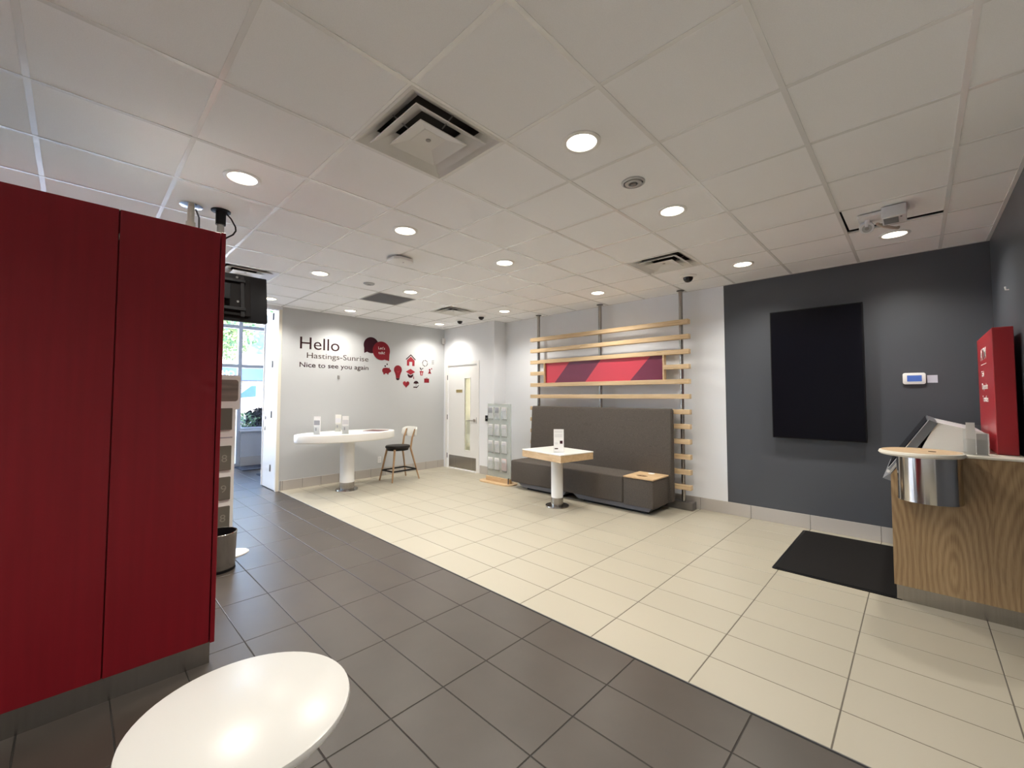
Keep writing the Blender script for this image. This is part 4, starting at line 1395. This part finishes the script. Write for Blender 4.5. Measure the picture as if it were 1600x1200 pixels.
SHRUB = leaf_mat('shrub_leaf', (0.008, 0.012, 0.008), (0.03, 0.014, 0.022))
LEAF = leaf_mat('street_tree_leaf', (0.05, 0.16, 0.09), (0.36, 0.48, 0.22))
BARK = mat('bark', (0.10, 0.085, 0.07), 0.9, noise=0.3, nscale=12)
o = mk('foliage', leaves(2600, (-11.05, 3.25, 0.98), (0.22, 0.60, 0.28), 0.05, 3), SHRUB, t, smooth=False)
o['kind'] = 'stuff'
o = mk('green_leaves', leaves(500, (-11.05, 2.75, 0.94), (0.2, 0.35, 0.2), 0.04, 8), LEAF, t, smooth=False)
o['kind'] = 'stuff'
o = mk('flowers', leaves(40, (-11.0, 2.7, 0.94), (0.16, 0.3, 0.16), 0.035, 5), mat('white_petals', (0.85, 0.83, 0.80), 0.6), t, smooth=False)
o['kind'] = 'stuff'
mk('soil', B(-11.27, -10.85, 2.38, 4.07, 0.76, 0.79), BARK, t)
# white van-like car parked at the kerb, facing left as seen from inside
t = thing('white_car', 'white car parked at the kerb outside the shop window', 'car', (-14.2, 5.2, -0.14))
cz = -0.14
body = [(1.35, 0.30), (1.35, 0.85), (1.55, 1.10), (2.55, 1.32), (3.15, 1.90), (3.50, 2.03), (6.0, 2.03), (6.4, 1.92), (6.65, 1.30), (6.70, 0.35)]
bm = PR([(y, z + cz) for y, z in body], YZ, -15.05, -13.30)
es = [e for e in bm.edges if all(abs(v.co.x + 13.30) < 1e-4 for v in e.verts) or all(abs(v.co.x + 15.05) < 1e-4 for v in e.verts)]
bmesh.ops.bevel(bm, geom=es, offset=0.10, segments=3, affect='EDGES')
mk('body', bm, mat('car_white', (0.80, 0.80, 0.79), 0.25, coat=0.5), t)
CARG = mat('car_glass', (0.05, 0.11, 0.19), 0.2, spec=0.1)
for poly in ([(2.98, 1.58), (3.50, 1.62), (3.50, 1.93), (3.38, 1.93)], [(3.66, 1.62), (4.5, 1.62), (4.5, 1.93), (3.66, 1.93)], [(4.65, 1.62), (5.6, 1.62), (5.6, 1.93), (4.65, 1.93)], [(5.75, 1.62), (6.3, 1.62), (6.2, 1.90), (5.75, 1.93)]):
    mk('side_window', PR([(y, z + cz) for y, z in poly], YZ, -13.301, -13.294), CARG, t, smooth=False)
for y in (2.2, 5.7):
    for x in (-13.36, -14.99):
        wh = mk('wheel', TU([(x - 0.10, y, cz + 0.34), (x + 0.10, y, cz + 0.34)], 0.34, 28), BLACKM, t)
        mk('hubcap', TU([(x - 0.105, y, cz + 0.34), (x + 0.105, y, cz + 0.34)], 0.20, 20), ALU, wh)
mk('headlight', B(-13.62, -13.28, 1.40, 1.62, cz + 0.82, cz + 0.98, 0.03, 2), ALU, t)
# shop across the street with blue fascia
t = thing('shop_building', 'pale shop building with a blue lettered fascia across the street', 'building', (-28, 8, 0))
mk('wall', B(-34, -25.2, -14, 34, -0.1, 6.2), mat('render_pale', (0.62, 0.60, 0.56), 0.8, noise=0.06, nscale=2), t)
fs = mk('fascia', B(-25.2, -24.6, -2, 16, 2.30, 2.92, 0.01, 1), mat('fascia_blue', (0.02, 0.075, 0.22), 0.5), t)
text('fascia_lettering', 'T HO', VWHITE, fs, (-24.6, 4.62, 2.50), (0, 1, 0), (0, 0, 1), 0.86, 0.27, 0.03, 0.02)
for k in range(9):
    y0 = -1.6 + k * 1.95
    f_ = mk('shop_window', B(-25.25, -25.12, y0, y0 + 1.75, 0.35, 2.15), mat('shop_glass', (0.09, 0.17, 0.27), 0.08), t)
    mk('window_frame', B(-25.2, -25.08, y0 + 1.75, y0 + 1.87, 0.2, 2.25), ALU, f_)
for k in range(7):
    y0 = -1.4 + k * 2.5
    f_ = mk('upper_window', B(-25.25, -25.15, y0, y0 + 1.5, 3.7, 5.3), MATS['shop_glass'], t)
    mk('window_sill', B(-25.25, -25.05, y0 - 0.05, y0 + 1.55, 3.62, 3.70), ALU, f_)


def street_tree(x, y, h, r, seed, lab):
    t = thing('street_tree', lab, 'tree', (x, y, -0.1))
    mk('trunk', TU([(x, y, -0.1), (x + 0.04, y + 0.03, h * 0.4), (x, y - 0.05, h)], [0.13, 0.10, 0.04], 10), BARK, t)
    rnd = random.Random(seed)
    for k in range(5):
        a = rnd.uniform(0, 6.28)
        mk('branch', TU([(x, y, h * (0.35 + 0.1 * k)), (x + r * 0.4 * math.cos(a), y + r * 0.4 * math.sin(a), h * (0.45 + 0.1 * k) + 0.2), (x + r * 0.8 * math.cos(a), y + r * 0.8 * math.sin(a), h * (0.5 + 0.1 * k) + 0.5)], [0.05, 0.035, 0.012], 6), BARK, t)
    o = mk('foliage', leaves(2600, (x, y, h * 1.18), (r, r, h * 0.42), 0.12, seed), LEAF, t, smooth=False)
    o['kind'] = 'stuff'


street_tree(-23.0, 4.4, 4.0, 1.7, 11, 'leafy street tree before the blue shop fascia lettering')
street_tree(-22.8, 8.4, 4.3, 1.9, 12, 'leafy street tree standing behind the parked white car')
